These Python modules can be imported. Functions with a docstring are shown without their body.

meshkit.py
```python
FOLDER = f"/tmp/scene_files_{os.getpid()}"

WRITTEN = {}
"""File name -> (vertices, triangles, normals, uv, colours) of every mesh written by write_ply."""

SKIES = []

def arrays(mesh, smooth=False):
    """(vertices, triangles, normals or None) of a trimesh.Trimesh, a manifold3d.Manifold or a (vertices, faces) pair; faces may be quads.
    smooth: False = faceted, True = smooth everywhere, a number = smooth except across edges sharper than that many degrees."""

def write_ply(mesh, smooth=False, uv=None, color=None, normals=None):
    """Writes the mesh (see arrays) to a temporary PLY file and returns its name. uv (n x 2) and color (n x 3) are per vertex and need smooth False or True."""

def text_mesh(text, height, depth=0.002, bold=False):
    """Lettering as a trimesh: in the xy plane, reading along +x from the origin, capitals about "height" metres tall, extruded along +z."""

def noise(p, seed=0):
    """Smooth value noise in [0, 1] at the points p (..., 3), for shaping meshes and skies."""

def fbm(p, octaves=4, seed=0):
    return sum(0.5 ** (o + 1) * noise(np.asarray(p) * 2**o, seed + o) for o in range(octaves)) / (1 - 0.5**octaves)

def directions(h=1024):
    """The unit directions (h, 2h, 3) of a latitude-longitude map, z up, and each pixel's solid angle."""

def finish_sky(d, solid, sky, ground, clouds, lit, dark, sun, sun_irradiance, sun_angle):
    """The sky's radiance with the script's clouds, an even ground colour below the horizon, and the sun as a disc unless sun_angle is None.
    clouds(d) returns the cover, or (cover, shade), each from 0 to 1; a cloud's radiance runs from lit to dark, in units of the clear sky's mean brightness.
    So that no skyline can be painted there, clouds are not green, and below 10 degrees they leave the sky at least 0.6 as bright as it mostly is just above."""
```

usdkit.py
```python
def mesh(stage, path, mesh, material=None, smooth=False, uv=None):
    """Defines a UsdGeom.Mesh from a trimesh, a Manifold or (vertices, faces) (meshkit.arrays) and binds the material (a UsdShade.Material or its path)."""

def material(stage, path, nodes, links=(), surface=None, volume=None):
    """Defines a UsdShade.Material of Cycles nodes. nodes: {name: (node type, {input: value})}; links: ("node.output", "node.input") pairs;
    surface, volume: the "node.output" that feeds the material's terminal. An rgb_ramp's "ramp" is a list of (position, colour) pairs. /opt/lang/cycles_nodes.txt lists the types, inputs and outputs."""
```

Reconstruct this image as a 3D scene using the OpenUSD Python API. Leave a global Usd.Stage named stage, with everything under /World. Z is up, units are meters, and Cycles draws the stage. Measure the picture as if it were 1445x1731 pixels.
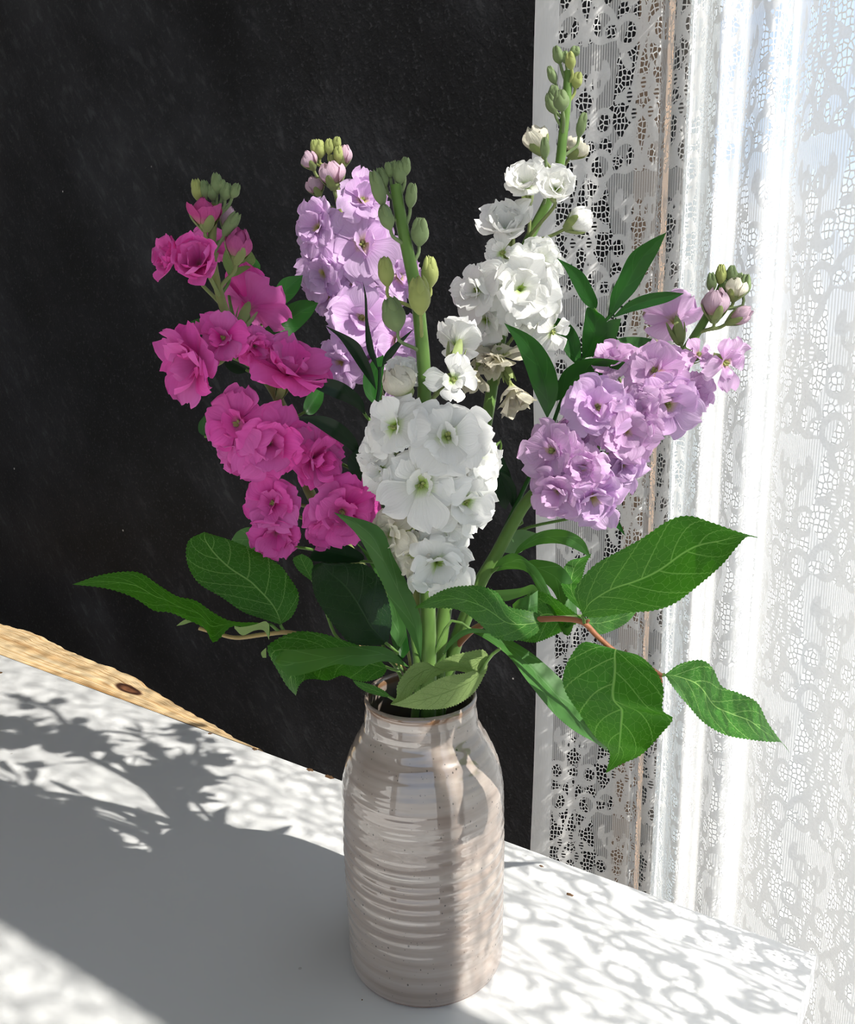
import math, random, numpy as np, trimesh, usdkit, meshkit
from pxr import Usd, UsdGeom, UsdLux, UsdShade, Gf, Sdf

stage = Usd.Stage.CreateInMemory()
UsdGeom.SetStageUpAxis(stage, 'Z'); UsdGeom.SetStageMetersPerUnit(stage, 1.0)
UsdGeom.Xform.Define(stage, '/World')
rng = np.random.default_rng(7)

# ------------------------------------------------------------------ camera
W, H, F = 1445, 1731, 1450.0
PITCH, ROLL = math.radians(13.5), math.radians(1.2)
_cr, _sr, _cp, _sp = math.cos(ROLL), math.sin(ROLL), math.cos(PITCH), math.sin(PITCH)
RIGHT0 = np.array([1.0, 0, 0]); FWD = np.array([0, _cp, -_sp]); UP0 = np.array([0, _sp, _cp])
# camera rolled: image x axis and y axis in world
IX = _cr * RIGHT0 - _sr * UP0
IY = _sr * RIGHT0 + _cr * UP0

def ray(px, py):
    """direction of a pixel, scaled so that its component along FWD is 1"""
    return FWD + IX * ((px - W / 2) / F) - IY * ((py - H / 2) / F)

VR = 0.0525                                        # radius of the vase foot
_b = ray(721, 1606)
_z = VR * 2 * F / 259.0                            # depth of the foot along FWD
CAM = -_b * _z                                     # the foot of the vase is the origin
CX, CY, CH = CAM

def at(px, py, y):                                 # point of the pixel's ray in the upright plane y
    d = ray(px, py); return CAM + d * ((y - CY) / d[1])
def onz(px, py, z=0.0):
    d = ray(px, py); return CAM + d * ((z - CH) / d[2])
def mpp(p):                                        # metres per pixel at a point
    return float(np.dot(np.asarray(p) - CAM, FWD)) / F

cam = UsdGeom.Camera.Define(stage, '/World/camera')
cam.CreateHorizontalApertureAttr(36.0); cam.CreateVerticalApertureAttr(36.0 * H / W)
cam.CreateFocalLengthAttr(F / W * 36.0); cam.CreateClippingRangeAttr(Gf.Vec2f(0.02, 100))
M = Gf.Matrix4d(*IX, 0, *IY, 0, *(-FWD), 0, *CAM, 1)
cam.AddTransformOp().Set(M)
cam.CreateExposureAttr(-0.17)

# ------------------------------------------------------------------ sky and sun
def azv(a):
    a = math.radians(a); return np.array([math.sin(a), math.cos(a), 0.0])
SUN_AZ, SUN_EL = 123.0, 40.0
sun = UsdLux.DistantLight.Define(stage, '/World/sun')
sun.CreateAngleAttr(0.53); sun.CreateNormalizeAttr(True); sun.CreateIntensityAttr(4.1); sun.CreateColorAttr(Gf.Vec3f(1.0, 0.955, 0.89))
_s = azv(SUN_AZ) * math.cos(math.radians(SUN_EL)) + np.array([0, 0, math.sin(math.radians(SUN_EL))])
_x = np.cross([0, 0, 1], _s); _x /= np.linalg.norm(_x); _y = np.cross(_s, _x)
sun.AddTransformOp().Set(Gf.Matrix4d(*_x, 0, *_y, 0, *_s, 0, 0, 0, 0, 1))

class G:
    """a small builder of node graphs: inputs may be numbers, tuples, tokens or 'node.output' links"""
    def __init__(s): s.nodes, s.links, s.k = {}, [], 0
    def __call__(s, kind, out, **inp):
        name = f'n{s.k}'; s.k += 1; vals = {}
        for a, b in inp.items():
            if isinstance(b, str) and '.' in b: s.links.append((b, f'{name}.{a}'))
            else: vals[a] = b
        s.nodes[name] = (kind, vals); return f'{name}.{out}'
    def m(s, op, a, b=0.0, c=0.0, clamp=False): return s('math', 'value', math_type=op, value1=a, value2=b, value3=c, use_clamp=clamp)
    def mix(s, f, a, b, t='mix'): return s('mix_color', 'result', blend_type=t, fac=f, a=a, b=b)
    def ramp(s, f, stops): return s('rgb_ramp', 'color', ramp=stops, fac=f)
    def uv(s):
        t = s('texture_coordinate', 'UV'); n = s('separate_xyz', 'x', vector=t); return t, n, n.replace('.x', '.y')
    def step(s, v, a, b): return s('map_range', 'result', range_type='smoothstep', value=v, from_min=a, from_max=b, to_min=0.0, to_max=1.0, clamp=True)
    def done(s, name, surface): return usdkit.material(stage, '/World/Looks/' + name, s.nodes, s.links, surface=surface)

SKY = 1.25
g = G(); tc = g('texture_coordinate', 'generated'); sx = g('separate_xyz', 'z', vector=tc)
mp = g('mapping', 'vector', vector=tc, scale=(1.0, 1.0, 3.0))
nz = g('noise_texture', 'fac', vector=mp, scale=2.2, detail=5.0, roughness=0.55)
cl = g.step(nz, 0.46, 0.66)
base = g.ramp(sx, [(0, (0.90, 0.94, 1.0)), (0.12, (0.70, 0.83, 1.0)), (0.45, (0.46, 0.66, 1.0)), (1, (0.34, 0.54, 0.95))])
col = g.mix(g.m('multiply', cl, 0.75), base, (1.0, 1.0, 1.0))
bg = g('background_shader', 'background', color=col, strength=SKY)
sky_m = g.done('sky', bg)
dome = UsdLux.DomeLight.Define(stage, '/World/sky'); dome.CreateIntensityAttr(1.0)
UsdShade.MaterialBindingAPI.Apply(dome.GetPrim()).Bind(sky_m)

# ------------------------------------------------------------------ helpers for prims
used = {}
def numbered(parent, name):
    key = f'{parent}/{name}'; n = used.get(key, 0); used[key] = n + 1
    return name if n == 0 else f'{name}_{n:03d}'
def tag(prim, label=None, cat=None, group=None, kind=None):
    for k, v in (('label', label), ('category', cat), ('group', group), ('kind', kind)):
        if v: prim.SetCustomDataByKey(k, v)
    return prim
def thing(name, label, cat, loc=(0, 0, 0), group=None):
    n = numbered('/World', name); x = UsdGeom.Xform.Define(stage, f'/World/{n}')
    x.AddTranslateOp().Set(Gf.Vec3d(*map(float, loc))); p = x.GetPrim(); tag(p, label, cat, group)
    p._o = None; ORIGIN[str(p.GetPath())] = np.array(loc, float); return p
ORIGIN = {}
def origin_of(path):
    parts = str(path).split('/'); return ORIGIN.get('/'.join(parts[:3]), np.zeros(3))
def obj(name, mesh, mat, parent=None, smooth=True, uv=None, kind=None, label=None, attrs=None):
    """ONE mesh prim, given in world coordinates"""
    pp = '/World' if parent is None else str(parent.GetPath())
    n = numbered(pp, name)
    if not isinstance(mesh, (tuple, list)): mesh = (np.array(mesh.vertices), np.array(mesh.faces))
    v = np.asarray(mesh[0], float) - (origin_of(pp) if parent is not None else 0)
    m = usdkit.mesh(stage, f'{pp}/{n}', (v, mesh[1]), mat, smooth=smooth, uv=uv)
    for k, a in (attrs or {}).items():
        UsdGeom.PrimvarsAPI(m).CreatePrimvar(k, Sdf.ValueTypeNames.FloatArray, 'vertex').Set([float(x) for x in a])
    p = m.GetPrim()
    if kind: tag(p, kind=kind)
    if label: tag(p, label=label)
    return p
def cat(ms):
    V, Fc, n = [], [], 0
    for v, f in ms:
        f = np.asarray(f)
        if f.shape[1] == 4: f = np.vstack([f[:, [0, 1, 2]], f[:, [0, 2, 3]]])
        V.append(v); Fc.append(f + n); n += len(v)
    return np.vstack(V), np.vstack(Fc)
def grid_faces(a, b, close=False):
    i = np.arange(a - 1)[:, None] * b; j = np.arange(b if close else b - 1)[None, :]; k = (j + 1) % b
    q = np.stack(np.broadcast_arrays(i + j, i + k, i + b + k, i + b + j), -1).reshape(-1, 4)
    return np.vstack([q[:, [0, 1, 2]], q[:, [0, 2, 3]]])
def spline(P, n):
    """smooth curve through points (any columns), n samples by arc length of the first columns"""
    P = np.asarray(P, float)
    if len(P) == 2: return P[0] + (P[1] - P[0]) * np.linspace(0, 1, n)[:, None]
    Q = np.vstack([2 * P[0] - P[1], P, 2 * P[-1] - P[-2]]); out = []
    for i in range(1, len(Q) - 2):
        t = np.linspace(0, 1, 24, endpoint=i == len(Q) - 3)[:, None]
        a, b, c, d = Q[i - 1:i + 3]
        out.append(0.5 * (2 * b + (c - a) * t + (2 * a - 5 * b + 4 * c - d) * t ** 2 + (3 * b - a - 3 * c + d) * t ** 3))
    C = np.vstack(out); s = np.r_[0, np.cumsum(np.linalg.norm(np.diff(C[:, :min(3, C.shape[1])], axis=0), axis=1))]
    x = np.linspace(0, s[-1], n)
    return np.stack([np.interp(x, s, C[:, k]) for k in range(C.shape[1])], 1)
def tube(P, r, sides=10, ridge=0.0):
    P = np.asarray(P, float); r = np.broadcast_to(r, len(P)); T = np.gradient(P, axis=0); T /= np.linalg.norm(T, axis=1, keepdims=True) + 1e-12
    u = np.cross(T[0], [0.31, 0.87, 0.38]); u /= np.linalg.norm(u); rings = []
    for p, t, rr in zip(P, T, r):
        u = u - t * (u @ t); u /= np.linalg.norm(u); w = np.cross(t, u); a = np.arange(sides) * 2 * np.pi / sides
        k = rr * (1 + ridge * np.cos(5 * a))
        rings.append(p + k[:, None] * (np.cos(a)[:, None] * u + np.sin(a)[:, None] * w))
    V = np.vstack(rings + [P[:1], P[-1:]]); f = grid_faces(len(P), sides, True); n = len(P) * sides; j = np.arange(sides)
    f = np.vstack([f[:, ::-1], np.stack([np.full(sides, n), j, (j + 1) % sides], 1)[:, ::-1], np.stack([np.full(sides, n + 1), n - sides + j, n - sides + (j + 1) % sides], 1)])
    return V, f[:, ::-1]
def box(lo, hi): 
    b = trimesh.creation.box(np.subtract(hi, lo)); b.apply_translation((np.asarray(lo) + hi) / 2); return np.array(b.vertices), np.array(b.faces)

# ------------------------------------------------------------------ plan of the place (seen from above, from the camera's foot)
WD, WN = azv(160), azv(70)                        # along the window wall, and out through it
FOOT = np.array([CX, CY, 0.0])
def wp(s, t, z): return FOOT + WN * s + WD * t + np.array([0, 0, z])
def wbox(s0, s1, t0, t1, z0, z1):
    v, f = box((0, 0, 0), (1, 1, 1))
    return np.array([wp(s0 + (s1 - s0) * a, t0 + (t1 - t0) * b, z0 + (z1 - z0) * c) for a, b, c in v]), f[:, ::-1]
FLOOR, CEIL, SW, TH = -0.75, 1.75, 0.535, 0.05
TB0, TB1, SL = -2.5, 1.45, -3.0                    # far wall, wall behind the camera, left wall
W1 = (-0.78, 0.157); W2 = (0.225, 0.95); DOORTOP = 1.35

# plain materials of the room
def plain(name, color, rough=0.7, spec=0.3, noise=0.0, scale=6.0):
    g = G(); c = color
    if noise:
        p = g('geometry', 'position'); n = g('noise_texture', 'fac', vector=p, scale=scale, detail=5.0)
        c = g.mix(g.m('multiply', n, noise), color, tuple(x * 0.55 for x in color))
    return g.done(name, g('principled_bsdf', 'BSDF', base_color=c, roughness=rough, specular_ior_level=spec))
m_wall = plain('wall_paint', (0.62, 0.63, 0.64), noise=0.1)
m_jamb = plain('blue_grey_paint', (0.16, 0.20, 0.23), noise=0.2)
m_ceiling = plain('ceiling_paint', (0.62, 0.62, 0.61))
m_white = plain('grey_frame_paint', (0.17, 0.19, 0.20), 0.5)
m_ground = plain('pale_paving', (0.29, 0.285, 0.27), noise=0.25, scale=3.0)
g = G(); p = g('geometry', 'position'); w = g('noise_texture', 'fac', vector=g('mapping', 'vector', vector=p, scale=(30.0, 2.0, 1.0)), scale=2.0, detail=6.0)
m_floor = g.done('oak_floor', g('principled_bsdf', 'BSDF', base_color=g.ramp(w, [(0.3, (0.30, 0.26, 0.22)), (0.7, (0.42, 0.37, 0.32))]), roughness=0.45))
g = G(); lw = g.m('multiply_add', g.m('power', g('layer_weight', 'facing', blend=0.5), 4.0), 0.7, 0.05)
m_pane = g.done('window_glass', g('mix_closure', 'closure', fac=lw, closure1=g('transparent_bsdf', 'BSDF', color=(0.97, 0.98, 0.98)), closure2=g('glossy_bsdf', 'BSDF', roughness=0.02, color=(1, 1, 1))))

def struct(name, mesh, m, parent=None, smooth=False): return obj(name, mesh, m, parent, smooth, kind='structure' if parent is None else None)
struct('floor', wbox(SL, SW + TH, TB0, TB1, FLOOR - 0.05, FLOOR), m_floor)
struct('ceiling', wbox(SL - 0.1, SW + TH, TB0, TB1 + 0.1, CEIL, CEIL + 0.08), m_ceiling)
struct('wall_far', wbox(SL, SW, TB0 - 0.06, TB0, FLOOR, CEIL), m_wall)
struct('wall_left', wbox(SL - 0.06, SL, TB0 - 0.06, TB1 + 0.06, FLOOR, CEIL), m_wall)
struct('wall_right', cat([wbox(SW, SW + TH, TB0, W1[0], FLOOR, CEIL), wbox(SW, SW + TH, W1[1], W2[0], FLOOR, CEIL), wbox(SW, SW + TH, W2[1], TB1, FLOOR, CEIL),
                         wbox(SW, SW + TH, W1[0], W1[1], DOORTOP, CEIL), wbox(SW, SW + TH, W2[0], W2[1], DOORTOP, CEIL)]), m_jamb)
struct('wall_near', cat([wbox(SL, -2.75, TB1, TB1 + 0.06, FLOOR, CEIL), wbox(0.15, SW + TH, TB1, TB1 + 0.06, FLOOR, CEIL), wbox(-2.75, 0.15, TB1, TB1 + 0.06, 1.55, CEIL)]), m_wall)
def quad(p): return np.array(p), np.array([[0, 1, 2], [0, 2, 3]])
def window(a, b, z1, wall='s', s0=0, name='window_1'):
    t = UsdGeom.Xform.Define(stage, '/World/' + name).GetPrim(); tag(t, kind='structure')
    bars = [(a, a + 0.035, FLOOR, z1), (b - 0.035, b, FLOOR, z1), (a + 0.035, b - 0.035, FLOOR, FLOOR + 0.05), (a + 0.035, b - 0.035, z1 - 0.04, z1)]
    if wall == 's':
        for q in bars: obj('window_frame', wbox(SW + 0.008, SW + 0.042, *q), m_white, t, False)
        obj('pane', quad([wp(SW + 0.025, x, z) for x, z in ((a + 0.03, FLOOR + 0.04), (b - 0.03, FLOOR + 0.04), (b - 0.03, z1 - 0.03), (a + 0.03, z1 - 0.03))]), m_pane, t, False)
    else:
        for q in bars: obj('window_frame', wbox(q[0], q[1], TB1 + 0.01, TB1 + 0.05, q[2], q[3]), m_white, t, False)
        obj('pane', quad([wp(x, TB1 + 0.03, z) for x, z in ((a + 0.03, FLOOR + 0.04), (b - 0.03, FLOOR + 0.04), (b - 0.03, z1 - 0.03), (a + 0.03, z1 - 0.03))]), m_pane, t, False)
window(*W1, DOORTOP, name='window_1'); window(*W2, DOORTOP, name='window_2'); window(-2.75, 0.15, 1.55, 'n', name='window_3')
gv, gf = box((-30, -30, FLOOR - 0.35), (30, 30, FLOOR - 0.15)); struct('ground', (gv, gf), m_ground)

# ------------------------------------------------------------------ the table: a painted plank with a raw waney edge
C0 = onz(1380, 1612); CB = onz(0, 1105)
E1 = (CB - C0); E1 /= np.linalg.norm(E1); E2 = np.array([E1[1], -E1[0], 0.0])
if E2[1] > 0: E2 = -E2
LEN, DEP, THK = 1.55, 0.85, 0.028
table = thing('wooden_table', 'white-painted plank table with a raw timber back edge beneath the vase', 'table', (0, 0, FLOOR))
def tp(a, b, z): return C0 + E1 * a + E2 * b + np.array([0, 0, z])
def tbox(a0, a1, b0, b1, z0, z1):
    v, f = box((0, 0, 0), (1, 1, 1)); q = np.array([tp(a0 + (a1 - a0) * x, b0 + (b1 - b0) * y, z0 + (z1 - z0) * z) for x, y, z in v])
    m = trimesh.Trimesh(q, f, process=False); return q, (f if m.volume > 0 else f[:, ::-1])
g = G(); p = g('geometry', 'position'); n1 = g('noise_texture', 'fac', vector=p, scale=3.0, detail=6.0); n2 = g('noise_texture', 'fac', vector=p, scale=90.0, detail=3.0)
c = g.mix(g.m('multiply', g.step(n1, 0.45, 0.75), 0.35), (0.69, 0.695, 0.69), (0.62, 0.625, 0.615))
vo = g('voronoi_texture', 'distance', vector=p, scale=26.0); c = g.mix(g.m('multiply', g.m('less_than', vo, 0.035), 0.35), c, (0.22, 0.19, 0.15))
m_paint = g.done('white_paint', g('principled_bsdf', 'BSDF', base_color=c, roughness=g.m('multiply_add', n2, 0.15, 0.33), specular_ior_level=0.4, normal=g('bump', 'normal', height=n2, strength=0.05, distance=0.002)))
# bevelled top
na = 60; prof = [(0.0, -THK), (0.0, -0.0025), (0.0008, -0.0008), (0.0025, 0.0)]
def slab():
    a = np.linspace(0, LEN, na); rows = []
    chip = 0.0011 * (meshkit.fbm(np.stack([a * 60, a * 0, a * 0], 1), 4, 3) - 0.5)
    back = [(-0.0006 * 0 , -THK), (0.0, -0.003), (0.0015, -0.0006), (0.004, 0.0)]
    for (b, z) in back: rows.append(np.stack([a, b + chip * (z < -0.0001), np.full(na, z)], 1))
    for b in np.linspace(0.02, DEP - 0.004, 12): rows.append(np.stack([a, np.full(na, b), np.zeros(na)], 1))
    for (b, z) in [(DEP - 0.001, -0.001), (DEP, -0.004), (DEP, -THK), (0, -THK)]: rows.append(np.stack([a, np.full(na, b), np.full(na, z)], 1))
    R = np.array(rows); V = np.array([tp(*q) for q in R.reshape(-1, 3)])
    f = grid_faces(len(rows), na); n = len(V)
    caps = []
    for col, flip in ((0, False), (na - 1, True)):
        idx = np.arange(len(rows)) * na + col; c = V[idx].mean(0); V = np.vstack([V, c]); k = len(V) - 1
        t = np.stack([idx[:-1], idx[1:], np.full(len(idx) - 1, k)], 1); caps.append(t[:, ::-1] if flip else t)
    f = np.vstack([f] + caps); m = trimesh.Trimesh(V, f, process=False)
    return V, (f if m.volume > 0 else f[:, ::-1])
obj('tabletop', slab(), m_paint, table, smooth=35)
m_leg = plain('table_leg_wood', (0.55, 0.52, 0.47), 0.6)
for a, b in ((0.10, 0.10), (LEN - 0.12, 0.10), (0.10, DEP - 0.10), (LEN - 0.12, DEP - 0.10)):
    obj('leg', tbox(a - 0.025, a + 0.025, b - 0.025, b + 0.025, FLOOR, -THK + 0.001), m_leg, table, False)
# raw edge: traced along the plank, sloping away from the paint
raw = [(0, 1042), (60, 1060), (110, 1083), (170, 1112), (225, 1130), (270, 1162), (325, 1196), (370, 1222), (405, 1246), (436, 1261)]
def raw_edge():
    pts = np.array([onz(*q, -0.006) for q in raw]); a = (pts - C0) @ E1; b = (pts - C0) @ E2
    o = np.argsort(a); a, b = a[o], b[o]
    s = np.linspace(a[0] - 0.01, LEN, 130); w = np.interp(s, a, -b); w[s > a[-1]] = w[s <= a[-1]][-1] + 0.012 * np.sin((s[s > a[-1]] - a[-1]) * 9)
    w = np.maximum(w * (1 + 0.10 * (meshkit.fbm(np.stack([s * 45, s * 0, s * 0], 1), 4, 5) - 0.5)) + 0.003 * (meshkit.fbm(np.stack([s * 260, s * 0, s * 0], 1), 2, 9) - 0.5), 0.0012)
    rows = []
    for q in np.linspace(0, 1, 22):
        z = -0.0015 - 0.010 * q ** 1.6 - (0.012 * max(0, (q - 0.85) / 0.15) ** 2)
        fib = 0.0016 * (meshkit.fbm(np.stack([s * 22, np.full_like(s, q * 24), s * 0], 1), 4, 2) - 0.5)
        rows.append(np.array([tp(x, -y * q - 0.0004, z + h * (q > 0.02)) for x, y, h in zip(s, w, fib)]))
    for z in (-0.030, -0.045): rows.append(np.array([tp(x, -y * (0.96 if z > -.04 else .5) - 0.0004, z) for x, y in zip(s, w)]))
    rows.append(np.array([tp(x, -0.0004, -0.045) for x in s]))
    V = np.vstack(rows); f = grid_faces(len(rows), len(s)); m = trimesh.Trimesh(V, f, process=False)
    if m.face_normals[5][2] < 0: f = f[:, ::-1]
    uv = np.array([[x, q] for q in np.r_[np.linspace(0, 1, 22), 1.1, 1.2, 1.3] for x in s])
    return V, f, uv
KU = float((onz(218, 1167, -0.006) - C0) @ E1)
g = G(); t, u, v = g.uv(); mv = g('mapping', 'vector', vector=t, scale=(7.0, 5.5, 1.0))
n = g('noise_texture', 'fac', vector=mv, scale=1.0, detail=3.0, distortion=0.6)
knot = g.m('add', g.m('power', g.m('multiply', g.m('subtract', u, KU), 34.0), 2.0), g.m('power', g.m('multiply', g.m('subtract', v, 0.44), 5.5), 2.0))
kf = g.m('exponent', g.m('multiply', knot, -0.5))
wv = g('noise_texture', 'fac', vector=g('combine_xyz', 'vector', x=g.m('multiply', u, 6.0), y=g.m('multiply_add', kf, 3.0, g.m('multiply', v, 46.0)), z=n), scale=1.0, detail=4.0, roughness=0.65)
c = g.ramp(wv, [(0.34, (0.34, 0.16, 0.055)), (0.44, (0.70, 0.47, 0.23)), (0.52, (0.80, 0.60, 0.35)), (0.7, (0.86, 0.71, 0.47))])
c = g.mix(g.step(g.m('add', v, g.m('multiply', n, 0.10)), 0.96, 1.03), c, (0.13, 0.07, 0.035))
c = g.mix(g.step(n, 0.56, 0.75), c, (0.50, 0.28, 0.11))
ring = g.m('add', 0.5, g.m('multiply', 0.5, g.m('sine', g.m('multiply', g.m('sqrt', knot), 7.0))))
c = g.mix(g.m('subtract', 1.0, g.step(knot, 0.55, 1.1)), c, g.mix(ring, (0.05, 0.02, 0.012), (0.24, 0.10, 0.05)))
m_raw = g.done('raw_timber', g('principled_bsdf', 'BSDF', base_color=c, roughness=0.75, specular_ior_level=0.2, normal=g('bump', 'normal', height=wv, strength=0.6, distance=0.002)))
rv, rf, ruv = raw_edge()
obj('raw_edge', (rv, rf), m_raw, table, True, uv=ruv, label='pale raw timber edge with a dark knot and bark')

m_chip = plain('bare_wood_chip', (0.16, 0.09, 0.045), noise=0.4, scale=300.0)
r_ = np.random.default_rng(3)
for px, py, sz, el in ((963, 1512, 6, 2.2), (915, 1464, 3.5, 2.0), (430, 1266, 6, 1.6), (524, 1301, 7, 1.8), (556, 1313, 8, 2.0), (355, 1240, 5, 1.3), (0, 1137, 6, 1.4), (612, 1690, 2, 1.0)):
    c_ = onz(px, py, 0.0002); sc = mpp(c_) * sz * 0.62; a_ = np.arange(14) * 2 * np.pi / 14; rr = sc * (0.7 + 0.5 * r_.random(14)); ring_ = np.stack([c_ + E1 * (x * el) + E2 * y for x, y in zip(rr * np.cos(a_), rr * np.sin(a_))])
    V_ = np.vstack([ring_ - [0, 0, 0.0004], c_ * 0.3 + ring_ * 0.7 + [0, 0, 0.0003], [c_ + [0, 0, 0.0001]]]); f_ = grid_faces(2, 14, True); k_ = np.arange(14)
    f_ = np.vstack([f_, np.stack([k_ + 14, (k_ + 1) % 14 + 14, np.full(14, 28)], 1)]); obj('paint_chip', (V_, f_), m_chip, table, True)
# ------------------------------------------------------------------ the dark backdrop board
B0 = CAM * [1, 1, 0] + azv(13.2) * 0.912; BD = azv(-60.5); BN = np.array([BD[1], -BD[0], 0.0])
if BN @ (FOOT - B0) < 0: BN = -BN
def board(a0, a1, z0, z1, d0, d1):
    v, f = box((0, 0, 0), (1, 1, 1)); q = np.array([B0 + BD * (a0 + (a1 - a0) * x) + BN * (d0 + (d1 - d0) * y) + np.array([0, 0, z0 + (z1 - z0) * z]) for x, y, z in v])
    m = trimesh.Trimesh(q, f, process=False); return q, (f if m.volume > 0 else f[:, ::-1])
g = G(); p = g('geometry', 'position')
rot = g('vector_rotate', 'vector', vector=p, axis=(0, 1, 0), angle=0.5, rotation_type='axis') if False else g('mapping', 'vector', vector=p, rotation=(0.0, 0.65, 0.0))
sm = g('noise_texture', 'fac', vector=g('mapping', 'vector', vector=rot, scale=(2.6, 2.6, 1.5)), scale=2.3, detail=9.0, roughness=0.62)
fine = g('noise_texture', 'fac', vector=p, scale=260.0, detail=3.0)
brush = g('noise_texture', 'fac', vector=g('mapping', 'vector', vector=rot, scale=(120.0, 120.0, 24.0)), scale=1.0, detail=3.0)
c = g.ramp(sm, [(0.40, (0.0045, 0.0045, 0.0055)), (0.52, (0.010, 0.010, 0.012)), (0.64, (0.020, 0.0205, 0.024)), (0.78, (0.055, 0.057, 0.062))])
c = g.mix(g.m('multiply', g.step(fine, 0.55, 0.75), 0.55), c, (0.045, 0.047, 0.05))
c = g.mix(g.m('multiply', g.m('multiply', g.step(brush, 0.52, 0.75), g.step(sm, 0.42, 0.62)), 0.5), c, (0.060, 0.062, 0.068))
vo = g('voronoi_texture', 'distance', vector=p, scale=17.0); big = g('noise_texture', 'fac', vector=p, scale=40.0)
c = g.mix(g.m('multiply', g.m('less_than', vo, 0.03), g.step(big, 0.45, 0.6)), c, (0.5, 0.48, 0.46))
m_board = g.done('black_chalky_paint', g('principled_bsdf', 'BSDF', base_color=c, roughness=0.62, specular_ior_level=0.25, normal=g('bump', 'normal', height=g.m('add', brush, fine), strength=0.3, distance=0.0012)))
m_boardedge = plain('backdrop_edge_wood', (0.22, 0.155, 0.11), noise=0.3, scale=40.0)
bd = thing('backdrop_board', 'black chalk-smudged backdrop board standing behind the table', 'backdrop', B0 + BD * 0.7 + np.array([0, 0, FLOOR]))
obj('panel', board(0, 1.78, FLOOR, 1.55, -0.006, 0), m_board, bd, False)
obj('edge_batten', board(-0.028, 0, FLOOR, 1.55, -0.02, 0.002), m_boardedge, bd, False, label='brown wooden edge strip')

# ------------------------------------------------------------------ the lace curtain
plan = [(903, .835), (935, .832), (1000, .828), (1050, .823), (1086, .818), (1094, .822), (1093, .842), (1093, .856), (1099, .860), (1107, .846), (1113, .822), (1128, .814), (1139, .820), (1143, .856), (1150, .866), (1160, .848),
        (1172, .803), (1186, .793), (1196, .802), (1202, .832), (1212, .838), (1222, .806), (1234, .768), (1252, .752), (1272, .754), (1284, .775), (1296, .778), (1308, .75), (1326, .722), (1352, .702), (1380, .690), (1412, .684), (1445, .672), (1480, .655)]
cp = []
for px, r in plan:
    d = ray(px, 700); d = d * [1, 1, 0]; d /= np.linalg.norm(d); cp.append(FOOT + d * r)
last = cp[-1] - FOOT; s_l, t_l = last @ WN, last @ WD
for i, tt in enumerate(np.arange(t_l + 0.035, 0.40, 0.032)): cp.append(FOOT + WN * (0.472 + 0.010 * math.sin(i * 2.1) + 0.006 * math.sin(i * 1.1 + 1)) + WD * tt)
CUT0, CUT1 = FLOOR + 0.012, 1.62
nu, nv = 540, 800
cur = spline(np.array(cp), nu); arc = np.r_[0, np.cumsum(np.linalg.norm(np.diff(cur, axis=0), axis=1))]
zz = np.concatenate([np.linspace(CUT0, -0.36, 60, endpoint=False), np.linspace(-0.36, CUT1, nv - 60)])
tang = np.gradient(cur, axis=0); tang /= np.linalg.norm(tang, axis=1, keepdims=True); nrm = np.stack([tang[:, 1], -tang[:, 0], tang[:, 2] * 0], 1)
U, Z = np.meshgrid(arc, zz); wob = 0.004 * (meshkit.fbm(np.stack([U * 14, Z * 3.0, U * 0], -1), 3, 4) - 0.5) * 2
sway = 0.004 * np.sin(Z * 7.0 + 1.0) * np.exp(-U / 0.05)
CV = cur[None] + nrm[None] * wob[..., None] + tang[None] * sway[..., None]; CV[..., 2] = Z
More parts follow.
